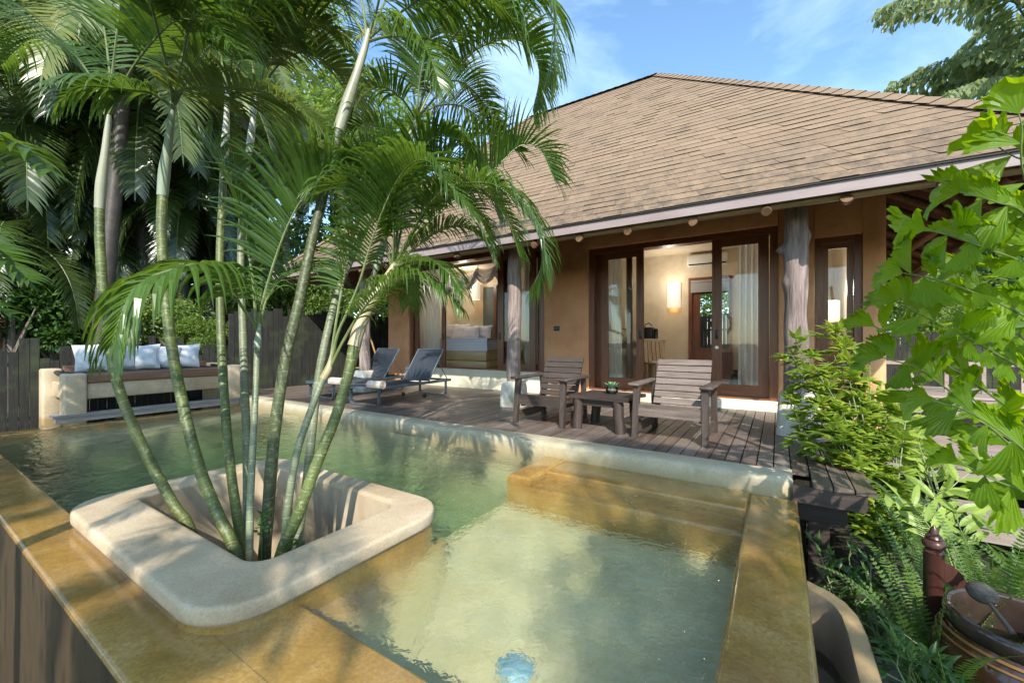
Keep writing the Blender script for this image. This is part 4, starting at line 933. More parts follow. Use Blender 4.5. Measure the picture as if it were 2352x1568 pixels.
# finial post with tap
tp=at(2145,1205,d=2.35); T0=V(tp.x,tp.y,0)
ps=empty('tap_post','maroon round wooden post with turned finial beside the fern bed','post',(T0.x,T0.y,-.86))
H=tp.z+.86
m=MB(); m.lathe([(.045,0),(.045,H-.155),(.047,H-.148)],seg=20); m.obj('shaft',M['maroon'],ps,True,auto=40)
m=MB(); m.lathe([(.047,H-.149),(.036,H-.138),(.036,H-.13),(.05,H-.118),(.051,H-.098),(.042,H-.085),(.034,H-.08),(.038,H-.07),(.03,H-.055),(.022,H-.05),(.02,H-.035),(.012,H-.015),(.002,H)],seg=20); m.obj('finial',M['maroon'],ps,True)
m=MB()
for k in range(9):
    t=k/8
wing=[(0.0,0),(.035,-.01),(.075,-.05),(.11,-.11),(.115,-.145),(.09,-.16),(.04,-.13),(.0,-.10)]
i0=[m.vert((x,-.012,z)) for x,z in wing]; i1=[m.vert((x,.012,z)) for x,z in wing]; m.face(i0[::-1]); m.face(i1)
for k in range(8): m.face((i0[k],i0[(k+1)%8],i1[(k+1)%8],i1[k]))
o=m.obj('side_wing',M['maroon'],ps); o.location=(.04,0,H-.20); o.rotation_euler.z=R(20)
tpz=H-.43
m=MB(); m.tube([V(.03,0,tpz),V(.10,-.01,tpz-.01),V(.16,-.02,tpz-.015),V(.20,-.03,tpz-.03)],[.012,.012,.013,.012],8); m.tube([V(.12,-.01,tpz),V(.12,-.01,tpz+.05)],[.013,.012],8); m.tube([V(.085,-.01,tpz+.055),V(.155,-.01,tpz+.055)],.008,6); m.obj('tap',M['steel'],ps,True)
# flat stones
for k,(u,v,r,l) in enumerate(((2250,1545,.26,'grey flat stone under the water jar'),(2080,1590,.22,'grey flat stone at the bottom edge below the ferns'))):
    p=at(u,v,z=-.84); m=MB(); m.lathe([(0,.07),(r*.7,.065),(r*.95,.04),(r,.0),(r*.9,-.05),(0,-.06)],seg=18); m.v=[(x*(1+.15*noise.noise(V(x*3,y*3,k))),y*(1+.15*noise.noise(V(y*3,x*3,k+4))),z) for x,y,z in m.v]
    o=m.obj('stone',pmat('grey_stone_%d'%k,(.2,.19,.17),(.32,.3,.27),6,.8,.6,22),None,True,auto=50,loc=p); tag(o,l,'stone')
# ================================================================ VEGETATION
def leaflet(m,p,d,T,L,w,droop,K=5,mat=0,r=0.,fold=.25,prof=(.5,1.,.95,.72,.4,.03),tw=0.):
    d=d.normalized(); pv=None; p=Vector(p); W=None
    for k in range(K+1):
        wv=T-d*T.dot(d)
        if wv.length<1e-3: wv=d.cross(UP)
        wv.normalize()
        if tw: wv=(wv*math.cos(tw)+d.cross(wv)*math.sin(tw))
        n=d.cross(wv); t=k/K*(len(prof)-1); j=min(int(t),len(prof)-2); ww=w*(prof[j]+(prof[j+1]-prof[j])*(t-j))*.5
        cur=[m.vert(p+wv*ww+n*fold*ww),m.vert(p),m.vert(p-wv*ww+n*fold*ww)] if fold else [m.vert(p+wv*ww),m.vert(p-wv*ww)]
        if pv:
            for q in range(len(cur)-1): m.face((pv[q],pv[q+1],cur[q+1],cur[q]),mat,r)
        pv=cur; p=p+d*(L/K); d=(d+V(0,0,-droop*(k+1)/K)).normalized()
def frond(m,pts,n=32,L=.42,w=.036,droop=.35,lift=.5,f0=68,f1=38,start=.22,K=5,rad=.011,fold=.25,rg=None,tipL=.4,rmat=1,jit=1.):
    rg=rg or rng; S=spline(pts,max(24,n)); N=len(S)
    m.tube(S,[rad*(1-.85*i/(N-1)) for i in range(N)],6,rmat)
    hd=S[-1]-S[0]; hd.z=0
    if hd.length<.15: hd=V(1,0,0)
    side0=hd.cross(UP).normalized(); base=rg.random()*.5
    for k in range(n):
        t=start+(1-start)*(k+.5)/n; x=t*(N-1); i=min(int(x),N-2); p=S[i].lerp(S[i+1],x-i); T=(S[min(i+1,N-1)]-S[max(i-1,0)]).normalized()
        sd=side0-T*side0.dot(T)
        if sd.length<.05: sd=T.cross(UP)
        sd.normalize(); U=sd.cross(T).normalized(); s_=(t-start)/(1-start)
        f=R(f0+(f1-f0)*s_); ll=L*(min(1,.62+1.3*s_) if s_<.3 else 1-(1-tipL)*((s_-.3)/.7)**1.5)
        for sg in(-1,1):
            lf=lift*rg.uniform(.75,1.2); l=ll*rg.uniform(.86,1.08)
            d=(sd*sg*math.cos(lf)+U*math.sin(lf))*math.sin(f)+T*math.cos(f)+V(rg.uniform(-.08,.08),rg.uniform(-.08,.08),rg.uniform(-.08,.08))*jit
            leaflet(m,p,d,T,l,w*(.75+.5*ll/L)*rg.uniform(.8,1.15),droop*rg.uniform(.7,1.3),K,0,min(1,base+.45*rg.random()+(.25*max(0,s_-.7))),fold)
    # terminal pair
    leaflet(m,S[-1],T,sd,L*.3,w*.7,droop,4,0,base,fold)
def P3(L): return [at(u,v,d=d) for u,v,d in L]
def to_ground(P,z):
    a,b=P[0],P[1]; d=(a-b).normalized(); 
    if d.z>-.2: d.z=-.9; d.normalize()
    d=(d+V(0,0,-1.2)).normalized(); k=(a.z-z)/-d.z; return [a+d*k]+P
GP='ringed palm stems growing from the planter'
def stem_palm(label,stem,rad,mat,shaft=None,smat=None,fronds=(),leaf='leaf',base=-.87,srad=None,crownz=None):
    P=to_ground(P3(stem),base) if base is not None else P3(stem)
    c=empty('palm_tree',label,'palm',P[0],0,GP if base==-.87 else None); FM=Matrix.Translation(-P[0])
    S=spline(P,60); m=MB(); n=len(S)
    r=[rad*(1.10-.16*i/n+(.25*math.exp(-i/2.5))) for i in range(n)]
    r=[q*.78 for q in r]; m.tube(S,r,14,wob=lambda i,a,L:1+.02*math.sin(L*83)+.03*noise.noise(V(L*6,a,0))); o=m.obj('trunk',M[mat],c,True,auto=70); o.matrix_parent_inverse=FM
    if shaft:
        Q=spline([S[-1]]+P3(shaft),16); m=MB(); k=len(Q); sr=(srad or rad)*.80
        m.tube(Q,[sr*(.97-.46*(i/(k-1))**1.5+.16*math.exp(-((i-4)/3.)**2)) for i in range(k)],14); o=m.obj('crownshaft',M[smat],c,True); o.matrix_parent_inverse=FM
    for fr in fronds:
        kw=dict(fr[1]) if len(fr)>1 else {}
        lf=kw.pop('mat',leaf); kw['w']=kw.get('w',.036)*.52; kw['n']=int(kw.get('n',32)*1.35); kw['droop']=kw.get('droop',.35)*1.5; kw['L']=kw.get('L',.42)*1.14; m=MB(); frond(m,P3(fr[0]),**kw); o=m.obj('frond',[M[lf],M['rachis']],c); o.matrix_parent_inverse=FM
    return c
BIG=dict(n=34,L=.46,w=.040,droop=.42,lift=.45)
# leftmost stem
stem_palm('leftmost green ringed palm stem in the planter with yellowish pale crownshaft',
 [(440,1222,2.95),(400,1160,2.95),(340,1050,2.98),(290,940,3.0),(260,840,3.02),(240,700,3.05),(230,560,3.08),(229,480,3.1)],.040,'tr_green',
 [(233,420,3.1),(243,340,3.1),(250,265,3.1)],'sh_pale',[
 ([(250,270,3.1),(256,190,3.1),(268,80,3.05),(280,-40,3.0),(300,-160,2.8)],dict(n=30,L=.55,w=.05,start=.45)),
 ([(250,265,3.1),(285,190,3.0),(330,120,2.9),(400,50,2.75),(470,40,2.55),(540,110,2.4)],dict(n=34,L=.5,w=.045,start=.3,droop=.5)),
 ([(246,275,3.1),(210,180,3.2),(150,110,3.3),(70,90,3.4),(0,150,3.5)],dict(n=30,L=.5,w=.045,droop=.5)),
 ([(252,262,3.1),(250,150,3.4),(225,20,3.8),(160,-60,4.2)],dict(n=30,L=.5,w=.045)),
 ])
stem_palm('second green ringed palm stem from the left with pale green crownshaft',
 [(543,1278,2.6),(500,1180,2.66),(460,1080,2.72),(425,950,2.8),(395,800,2.88),(378,650,2.93),(371,530,2.96),(373,450,2.98)],.042,'tr_green',
 [(378,390,2.98),(388,320,2.97),(398,235,2.95)],'sh_green',[
 ([(402,250,2.95),(353,217,2.85),(302,207,2.75),(252,202,2.7),(202,199,2.65),(166,207,2.62),(136,237,2.6)],dict(n=32,L=.36,w=.036,droop=.7,start=.15,lift=.25)),
 ([(353,222,2.95),(428,204,2.9),(504,202,2.85),(579,207,2.8),(655,232,2.78),(720,282,2.78),(756,330,2.8)],dict(n=44,L=.44,w=.036,droop=.3,start=.08,lift=.15,mat='leaf_yel')),
 ([(400,240,2.95),(420,130,2.85),(450,10,2.7),(490,-90,2.5),(540,-120,2.3)],dict(n=32,L=.6,w=.055,start=.35,droop=.6)),
 ([(398,240,2.95),(380,140,2.8),(350,20,2.6),(340,-60,2.3),(345,-90,2.0)],dict(n=32,L=.62,w=.055,start=.35,droop=.7)),
 ([(402,240,2.95),(450,150,3.0),(520,70,3.1),(600,40,3.2),(690,90,3.3)],dict(n=36,L=.5,w=.04,droop=.5)),
 ])
stem_palm('slim green palm stem third from the left with bright white crownshaft',
 [(556,1280,2.78),(545,1190,2.8),(530,1080,2.85),(518,950,2.95),(508,780,3.1),(505,600,3.25),(510,470,3.4),(514,380,3.5)],.036,'tr_green',
 [(517,330,3.5),(520,280,3.5),(522,205,3.5)],'sh_white',[
 ([(522,215,3.5),(560,130,3.5),(630,60,3.5),(720,50,3.5),(800,120,3.5)],dict(n=38,L=.55,w=.04,mat='leaf_yel',droop=.4)),
 ([(522,215,3.5),(500,110,3.7),(450,20,3.9),(380,0,4.1)],dict(n=34,L=.55,w=.04,droop=.5)),
 ([(505,115,3.5),(617,104,3.6),(691,115,3.65),(765,160,3.7),(800,230,3.75),(822,300,3.8)],dict(n=40,L=.5,w=.036,droop=.35,start=.1,mat='leaf_yel')),
 ([(522,215,3.5),(540,100,3.3),(580,-20,3.1),(640,-60,2.9)],dict(n=34,L=.55,w=.045,droop=.5)),
 ])
stem_palm('thin pale green palm stem standing just behind the grey young stem',
 [(566,1275,2.95),(568,1130,3.0),(566,1000,3.05),(560,830,3.2),(556,700,3.35),(553,560,3.5),(562,430,3.6),(572,350,3.7)],.034,'tr_grey',
 [(577,310,3.7),(583,260,3.7),(590,215,3.7)],'sh_white',[
 ([(590,225,3.7),(640,150,3.8),(700,120,3.9),(770,150,4.),(820,220,4.1),(835,300,4.2)],dict(n=38,L=.5,w=.036,mat='leaf_lit')),
 ([(590,225,3.7),(620,120,3.6),(680,20,3.5),(760,-20,3.4)],dict(n=34,L=.55,w=.04,mat='leaf_yel')),
 ([(590,225,3.7),(575,110,3.9),(560,0,4.1),(500,-40,4.4)],dict(n=30,L=.55,w=.04)),
 ])
stem_palm('thin grey young palm stem in the middle of the planter with spreading low fronds',
 [(573,1292,2.45),(575,1150,2.5),(582,1000,2.6),(588,880,2.7),(591,800,2.78)],.025,'tr_grey',[(593,775,2.8),(596,745,2.82)],'sh_green',[
 ([(590,760,2.82),(577,735,2.78),(548,692,2.7),(515,634,2.6),(483,611,2.5),(445,607,2.4),(393,620,2.3),(338,641,2.22),(296,686,2.15),(274,735,2.1),(258,790,2.08)],dict(n=27,L=.50,w=.066,droop=.80,start=.2,lift=.1,f0=80)),
 ([(593,755,2.82),(600,706,2.82),(627,610,2.85),(657,527,2.85),(688,466,2.85),(726,416,2.8),(764,390,2.75),(800,385,2.7)],dict(n=32,L=.52,w=.044,droop=.30,lift=.9,start=.3)),
 ([(589,750,2.82),(580,640,2.85),(562,534,2.9),(536,443,2.95),(509,390,2.95),(478,340,2.95),(445,315,2.9)],dict(n=30,L=.46,w=.045,droop=.25,lift=.75,start=.33)),
 ([(594,757,2.82),(612,690,2.95),(650,640,3.1),(700,620,3.25),(760,640,3.4)],dict(n=30,L=.42,w=.032,droop=.5,start=.25)),
 ],srad=.027)
stem_palm('thick dark leaning palm stem with a pale crownshaft rising to the top of the picture',
 [(607,1290,2.65),(615,1180,2.68),(630,1000,2.72),(655,830,2.8),(688,690,2.88),(715,560,2.95),(742,450,3.0),(762,370,3.05),(778,300,3.08)],.044,'tr_dark',
 [(795,245,3.1),(818,175,3.13),(838,110,3.15),(848,70,3.15)],'sh_pale',[
 ([(846,85,3.15),(866,20,3.1),(885,-60,3.0),(930,-140,2.8),(1000,-160,2.6),(1060,-110,2.5)],dict(n=36,L=.62,w=.05,start=.35,droop=.65)),
 ([(846,90,3.15),(905,40,3.1),(985,-10,3.05),(1080,-25,3.0),(1160,20,2.95),(1200,90,2.95)],dict(n=40,L=.52,w=.042,start=.25,droop=.55,lift=.2)),
 ([(842,85,3.15),(830,0,3.2),(790,-90,3.2),(700,-120,3.1),(620,-70,3.0)],dict(n=36,L=.6,w=.05,start=.3,droop=.6)),
 ([(848,95,3.15),(890,85,2.95),(940,90,2.8),(985,130,2.65),(1010,200,2.6)],dict(n=34,L=.44,w=.04,droop=.6,start=.25)),
 ([(842,85,3.15),(800,30,3.3),(730,-10,3.4),(650,20,3.5),(600,100,3.5)],dict(n=36,L=.5,w=.04,droop=.55)),
 ([(848,85,3.15),(900,-20,3.5),(980,-90,3.9),(1090,-80,4.2),(1180,0,4.4),(1230,90,4.5)],dict(n=40,L=.6,w=.04,droop=.45,mat='leaf_lit')),
 ],srad=.05)
stem_palm('whitish young palm stem right of the dark leaning one, forking low with upright fronds',
 [(652,1285,2.5),(662,1160,2.53),(682,1040,2.58),(715,940,2.65),(742,870,2.72)],.029,'tr_grey',[(755,845,2.74),(768,800,2.76)],'sh_tan',[
 ([(758,845,2.74),(775,768,2.74),(794,724,2.74),(825,649,2.72),(848,572,2.7),(874,496,2.66),(909,420,2.6),(947,375,2.5),(985,372,2.42),(1020,412,2.36),(1053,450,2.33),(1088,495,2.32)],dict(n=46,L=.44,w=.034,droop=.5,start=.34,lift=.35)),
 ([(758,845,2.74),(790,780,2.7),(830,715,2.65),(880,660,2.6),(940,630,2.55),(1000,650,2.52),(1050,700,2.5)],dict(n=34,L=.34,w=.028,droop=.7,start=.3,lift=.2)),
 ([(757,845,2.74),(772,740,2.8),(790,640,2.9),(815,540,3.),(850,450,3.05),(890,390,3.05)],dict(n=32,L=.44,w=.034,droop=.35,start=.35,lift=.7)),
 ],srad=.030)
stem_palm('slender pale green palm stem at the back whose crown arches over the roof corner',
 [(683,1250,2.8),(705,1100,2.9),(727,900,3.05),(748,780,3.15),(778,665,3.3),(815,575,3.4),(850,500,3.5),(890,410,3.6),(920,350,3.7)],.036,'tr_grey',
 [(935,325,3.72),(950,295,3.75),(958,262,3.78)],'sh_pale',[
 ([(958,275,3.78),(968,262,3.78),(1025,193,3.75),(1084,122,3.7),(1136,96,3.65),(1173,89,3.6),(1210,104,3.58),(1233,141,3.56),(1238,186,3.56),(1224,252,3.6)],dict(n=58,L=.50,w=.036,droop=.35,start=.3,lift=.75)),
 ([(955,280,3.78),(990,170,3.6),(1060,60,3.4),(1140,-30,3.2),(1220,-40,3.1),(1268,20,3.05),(1276,110,3.05),(1262,180,3.1)],dict(n=52,L=.48,w=.036,droop=.55,start=.3,lift=.2)),
 ([(957,275,3.78),(945,190,3.9),(915,120,4.0),(860,70,4.2),(800,90,4.3)],dict(n=36,L=.5,w=.036,mat='leaf_lit')),
 ([(958,275,3.78),(1000,245,3.9),(1060,245,4.1),(1115,285,4.3),(1150,345,4.4)],dict(n=40,L=.46,w=.03,droop=.45,mat='leaf_lit',start=.2)),
 ([(958,275,3.78),(985,215,4.0),(1030,160,4.3),(1085,160,4.5),(1120,210,4.7)],dict(n=40,L=.5,w=.03,mat='leaf_lit')),
 ([(955,275,3.78),(925,230,3.6),(880,200,3.5),(835,220,3.4),(800,280,3.3)],dict(n=34,L=.42,w=.032,droop=.5)),
 ([(957,275,3.78),(965,180,3.7),(985,90,3.6),(1020,20,3.5),(1060,0,3.4)],dict(n=40,L=.5,w=.034,droop=.4)),
  ([(958,275,3.78),(1010,290,3.7),(1070,345,3.6),(1120,420,3.55),(1145,500,3.55)],dict(n=46,L=.4,w=.03,droop=.5,start=.2)),
 ([(957,275,3.78),(1000,200,3.9),(1060,190,4.),(1120,250,4.1),(1150,330,4.2)],dict(n=44,L=.44,w=.03,droop=.5)),
 ],srad=.038)
stem_palm('rightmost green ringed palm stem in the planter with tan crownshaft and long drooping fronds',
 [(640,1295,2.45),(685,1180,2.5),(735,1045,2.58),(770,960,2.64),(797,870,2.7),(812,795,2.74)],.044,'tr_green',
 [(832,735,2.78),(862,680,2.82),(890,635,2.85),(908,605,2.88)],'sh_tan',[
 ([(905,612,2.88),(940,545,2.8),(985,470,2.68),(1030,430,2.6),(1092,420,2.52),(1140,428,2.48),(1183,462,2.45),(1216,500,2.43),(1240,550,2.43),(1243,610,2.44),(1225,655,2.46)],dict(n=60,L=.36,w=.026,droop=.5,start=.25,lift=.35)),
 ([(905,612,2.88),(955,540,2.95),(1020,480,3.),(1090,430,3.0),(1150,375,3.0),(1195,335,3.0),(1240,345,3.0),(1272,410,3.0)],dict(n=50,L=.46,w=.032,droop=.3,start=.25,lift=.8)),
 ([(900,615,2.88),(950,600,2.7),(1000,605,2.58),(1035,632,2.52),(1060,670,2.5)],dict(n=36,L=.28,w=.024,droop=.6,start=.2,lift=.3)),
 ([(902,612,2.88),(915,520,2.9),(935,430,2.9),(960,360,2.85),(1000,315,2.8),(1050,320,2.75)],dict(n=36,L=.44,w=.036,droop=.5,start=.3,lift=.6)),
 ([(900,615,2.88),(880,540,2.85),(850,470,2.8),(800,430,2.7),(740,440,2.65)],dict(n=32,L=.42,w=.034,droop=.55,start=.25)),
 ([(905,612,2.88),(930,600,3.1),(945,640,3.3),(940,700,3.4)],dict(n=26,L=.36,w=.028,droop=.8,start=.2)),
 ([(905,612,2.88),(945,575,2.85),(1000,535,2.8),(1055,520,2.78),(1105,545,2.76),(1130,590,2.75)],dict(n=40,L=.26,w=.024,droop=.6,start=.2)),
  ([(905,612,2.88),(960,520,2.95),(1030,450,3.05),(1110,445,3.1),(1165,505,3.15),(1195,590,3.2)],dict(n=46,L=.36,w=.028,droop=.5,start=.25)),
 ([(905,612,2.88),(930,500,2.95),(980,400,3.),(1050,335,3.05),(1130,310,3.1),(1190,350,3.1)],dict(n=46,L=.42,w=.03,droop=.35,start=.25,lift=.7)),
 ([(900,615,2.88),(905,540,2.8),(890,450,2.7),(850,380,2.6),(800,350,2.55)],dict(n=36,L=.42,w=.034,droop=.5,start=.3)),
 ],srad=.050)
stem_palm('dark green palm stem close behind the tan-shafted one',
 [(655,1275,2.62),(700,1140,2.7),(757,1000,2.8),(795,890,2.9),(822,790,3.0),(842,700,3.1),(862,620,3.15)],.033,'tr_dark',[(880,560,3.18),(895,510,3.2)],'sh_green',[
 ([(893,520,3.2),(910,440,3.2),(900,350,3.2),(860,290,3.2),(800,290,3.2)],dict(n=34,L=.46,w=.034)),
 ([(893,520,3.2),(940,440,3.3),(1010,380,3.4),(1080,370,3.5),(1130,420,3.6)],dict(n=36,L=.46,w=.03,droop=.4)),
  ([(893,520,3.2),(950,465,3.25),(1020,450,3.3),(1085,480,3.35),(1130,550,3.4)],dict(n=40,L=.38,w=.028,droop=.5)),
 ],srad=.036)
# small plants at the foot of the stems
m=MB()
for k,(u,v,d) in enumerate(((600,1215,2.5),(680,1255,2.4),(605,1190,2.6))):
    p=at(u,v,d=d)
    for q in range(9): leaflet(m,p+V(rng.uniform(-.03,.03),rng.uniform(-.03,.03),rng.uniform(-.02,.03)),V(rng.uniform(-1,1),rng.uniform(-1,1),rng.uniform(.0,.9)),V(rng.uniform(-1,1),rng.uniform(-1,1),0),.05,.025,.3,3,0,rng.random())
    m.tube([V(p.x,p.y,-.84),p],.003,5)
o=m.obj('seedling',M['shrub_mid']); tag(o,'small leafy seedlings between the palm stems inside the planter','seedling')
# ---------------------------------------------------------------- background palms
def crown_mesh(seed,nf,FL,L,w,up0=75,low=-35,n=46,droop=.35,mat='leaf_dark',curl=1.):
    rg=random.Random(seed); m=MB()
    for k in range(nf):
        a=k*2.399+rg.uniform(-.25,.25); e=R(up0+(low-up0)*((k+.5)/nf)**.85); fl=FL*rg.uniform(.85,1.12); d=V(math.cos(a)*math.cos(e),math.sin(a)*math.cos(e),math.sin(e)); p=V(0,0,0); P=[p.copy()]
        for i in range(7): p=p+d*fl/7; d=(d+V(0,0,-.21*curl*(1+.35*i))).normalized(); P.append(p.copy())
        frond(m,P,n=n,L=L*rg.uniform(.9,1.1),w=w,droop=droop,lift=.25,start=.14,K=4,rad=.028,fold=0,rg=rg,rmat=1)
    return m.mesh('crown',[M[mat],M['rachis']])
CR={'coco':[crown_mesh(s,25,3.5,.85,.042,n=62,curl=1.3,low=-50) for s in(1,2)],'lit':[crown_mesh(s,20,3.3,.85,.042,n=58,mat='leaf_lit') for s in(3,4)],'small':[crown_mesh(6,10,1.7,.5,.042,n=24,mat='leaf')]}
def bgpalm(name,label,base,top,r,kind,k,rz,s=1.,mat='tr_bg',skirt=0,cat='palm'):
    base,top=Vector(base),Vector(top); c=empty(name,label,cat,base,0,'palms behind the pool and fence'); m=MB(); d=top-base
    S=spline([V(0,0,-.3),d*.35+V(.0,.0,0),d*.7,d],20); m.tube(S,[r*(1.25-.45*i/19) for i in range(20)],12,wob=lambda i,a,L:1+.06*noise.noise(V(math.cos(a)*2,math.sin(a)*2,L*4))); m.obj('trunk',M[mat],c,True,auto=70)
    me=CR[kind][k]; o=bpy.data.objects.new('crown',me); COL.objects.link(o); o.parent=c; o.location=d; o.rotation_euler.z=rz; o.scale=(s,s,s)
    if skirt:
        m=MB(); rg=random.Random(5)
        for q in range(900):
            z=rg.uniform(.35,1.0); a=rg.random()*6.283; p=d*z+V(math.cos(a),math.sin(a),0)*r*1.05; leaflet(m,p,V(math.cos(a)*.8,math.sin(a)*.8,rg.uniform(-.5,.5)),V(-math.sin(a),math.cos(a),.3),rg.uniform(.15,.34),.03,1.3,4,0,rg.random()*.8,0)
        m.obj('epiphyte_fern',M['shrub_mid'],c)
    return c
p=at(325,700,d=10.5)
bgpalm('oil_palm','shaggy oil palm with ferns sprouting all over its trunk behind the daybed',(p.x,p.y,-.3),at(335,215,d=10.5),.30,'coco',0,.4,1.15,skirt=1)
p=at(80,700,d=9.5); bgpalm('oil_palm','dark palm at the far left whose drooping fronds hang over the fence',(p.x,p.y,-.3),at(40,250,d=9.5),.24,'coco',1,1.4,1.1)
p=at(225,700,d=14.); bgpalm('oil_palm','dark palm in front of the peach neighbouring house',(p.x,p.y,-.3),at(215,330,d=14.),.22,'coco',0,2.6,1.)
p=at(480,700,d=12.); bgpalm('oil_palm','dark drooping palm behind the slim white-shafted stem',(p.x,p.y,-.3),at(475,350,d=12.),.2,'coco',1,3.9,.95)
p=at(250,700,d=8.2); bgpalm('coconut_palm','pale sunlit coconut palm rising above the dark palms at the upper left',(p.x-1,p.y,-.3),at(300,60,d=9.),.14,'lit',0,.9,1.2)
p=at(560,700,d=15.); bgpalm('coconut_palm','pale sunlit palm behind the two white crownshafts',(p.x,p.y,-.3),at(560,200,d=15.),.18,'lit',1,2.2,1.15)
p=at(650,700,d=19.); bgpalm('coconut_palm','pale coconut palm beyond the tall fence left of the villa roof',(p.x,p.y,-.3),at(660,330,d=19.),.18,'lit',0,4.2,1.1)
p=at(760,700,d=22.); bgpalm('coconut_palm','distant coconut palm just left of the villa roof tip',(p.x,p.y,-.3),at(775,420,d=22.),.18,'lit',1,5.1,1.)
for u,v,d,k,rz,sc_,lb in((130,470,10.5,0,1.9,.8,'low dark palm whose fronds hang in front of the peach wall'),(265,530,10.8,1,.2,.7,'low dark palm left of the shaggy oil palm'),(30,560,9.2,0,4.4,.75,'low dark palm at the left edge above the fence'),(420,470,11.,1,3.,.75,'low dark palm right of the shaggy oil palm')):
    p=at(u,760,d=d); bgpalm('oil_palm',lb,(p.x,p.y,-.3),at(u,v,d=d),.13,'coco',k,rz,sc_)
p=at(30,700,d=15.); bgpalm('coconut_palm','tall palm far back at the left picture edge',(p.x,p.y,-.3),at(10,60,d=14.),.2,'coco',0,5.0,1.2)
p=at(120,700,d=17.); bgpalm('coconut_palm','palm far back between the left dark palms',(p.x,p.y,-.3),at(110,330,d=17.),.2,'coco',1,0.3,1.1)
# hanging frond entering from the left edge
c=empty('potted_palm','broad leaved palm reaching in from the left picture edge','palm',at(-330,1000,d=3.4)); 
FMx=Matrix.Translation(-c.location)
m=MB(); b=at(-330,900,d=3.4); m.tube([c.location+V(0,0,-.9),b,at(-300,500,d=3.4)],[.06,.05,.04],10); o=m.obj('trunk',M['tr_green'],c,True); o.matrix_parent_inverse=FMx
for pts,kw in (([(-300,500,3.4),(-180,360,3.4),(-60,310,3.4),(40,330,3.4),(110,390,3.4)],dict(n=18,L=.55,w=.09,droop=.5,lift=.2)),([(-300,560,3.4),(-160,520,3.5),(-40,560,3.5),(60,640,3.5)],dict(n=22,L=.55,w=.06,droop=.5)),([(-300,520,3.4),(-180,650,3.2),(-80,690,3.1),(20,720,3.1)],dict(n=22,L=.4,w=.06,droop=.5))):
    m=MB(); frond(m,P3(pts),**kw); o=m.obj('frond',[M['leaf'],M['rachis']],c); o.matrix_parent_inverse=FMx
# ---------------------------------------------------------------- leafy trees / bushes
def blob_mesh(seed,n,R_,sz,mat,flat=.8,nb=14,elong=2.2,droop=.3,spread=1.):
    rg=random.Random(seed); m=MB(); B=[]
    for k in range(nb):
        a=rg.random()*6.283; z=rg.uniform(-.7,.85); q=(1-z*z)**.5*rg.uniform(.35,.85)*spread; B.append((V(math.cos(a)*q,math.sin(a)*q,z*flat)*R_,rg.uniform(.25,.48)*R_,rg.random()*.5))
    for k in range(n):
        c,r,hue=B[rg.randrange(nb)]; d=V(rg.gauss(0,1),rg.gauss(0,1),rg.gauss(0,1)).normalized(); p=c+d*r*rg.random()**.33
        dd=(d+V(rg.uniform(-.6,.6),rg.uniform(-.6,.6),rg.uniform(-.7,.3))); s=sz*rg.uniform(.6,1.3); T=V(rg.uniform(-1,1),rg.uniform(-1,1),rg.uniform(-.4,.4))
        leaflet(m,p,dd,T,s*elong,s,droop,3,0,min(1,hue+.5*rg.random()),.2,(.15,.9,.8,.05))
    return m.mesh('crown',[M[mat]])
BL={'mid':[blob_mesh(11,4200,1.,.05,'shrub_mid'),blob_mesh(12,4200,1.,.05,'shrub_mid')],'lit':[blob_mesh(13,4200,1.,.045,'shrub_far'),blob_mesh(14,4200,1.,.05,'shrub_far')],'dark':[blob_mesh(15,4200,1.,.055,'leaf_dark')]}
def tree(name,label,x,y,zc,rad,kind,k,rz=0.,zs=1.,cat='tree',group='trees and bushes behind the fences',tr=.08):
    g=gz(x,y); c=empty(name,label,cat,(x,y,g),0,group); m=MB(); h=zc-g
    m.tube([V(0,0,-.2),V(.03,.02,h*.45),V(.0,.05,h*.95)],[tr*1.3,tr,tr*.5],8)
    for a in(.5,2.6,4.4): m.tube([V(.02,.02,h*.5),V(math.cos(a)*rad*.35,math.sin(a)*rad*.35,h*.85),V(math.cos(a)*rad*.55,math.sin(a)*rad*.55,h*1.05)],[tr*.6,tr*.4,tr*.15],6)
    m.obj('trunk',M['bark'],c,True)
    o=bpy.data.objects.new('crown',BL[kind][k]); COL.objects.link(o); o.parent=c; o.location=(0,0,h); o.rotation_euler.z=rz; o.scale=(rad,rad,rad*zs); return c
def tuv(name,label,u,v,d,rad,kind,k,zs=1.,cat='tree',**kw):
    p=at(u,v,d=d); return tree(name,label,p.x,p.y,p.z,rad,kind,k,rng.random()*6,zs,cat,**kw)
tuv('garden_tree','sunlit light green bush above the low fence left of the tall fence',400,745,10.2,.9,'lit',0,.9,'bush')
tuv('garden_tree','bright yellow-green bush behind the low fence near its right end',470,765,10.,.6,'lit',1,.8,'bush')
tuv('garden_tree','light green tree behind the tall fence between the grey stems',560,650,13.,1.5,'lit',0)
tuv('garden_tree','sunlit tree behind the tall fence just left of the roof tip',640,660,13.5,1.4,'lit',1)
tuv('garden_tree','sunlit bush above the tall fence under the villa eave',740,680,13.5,1.3,'lit',0,.9,'bush')
tuv('garden_tree','green tree under the left eave behind the far post',700,600,20,2.6,'mid',0)
tuv('garden_tree','green tree in the gap between tall fence and villa wall',860,660,17.,1.7,'lit',1)
for u,v,d,r,k,lb in((2120,735,12.8,1.0,0,'light green bush at the foot of the villa right corner behind the railing'),(2240,725,13.2,1.1,1,'light green bush behind the garden fence right of the clipped one'),(440,700,12.5,1.2,1,'light green shrub between the palm trunks behind the low fence'),(310,720,10.,.7,0,'light green shrub behind the daybed cushions')):
    tuv('garden_tree',lb,u,v,d,r,'lit',k,.9,'bush')
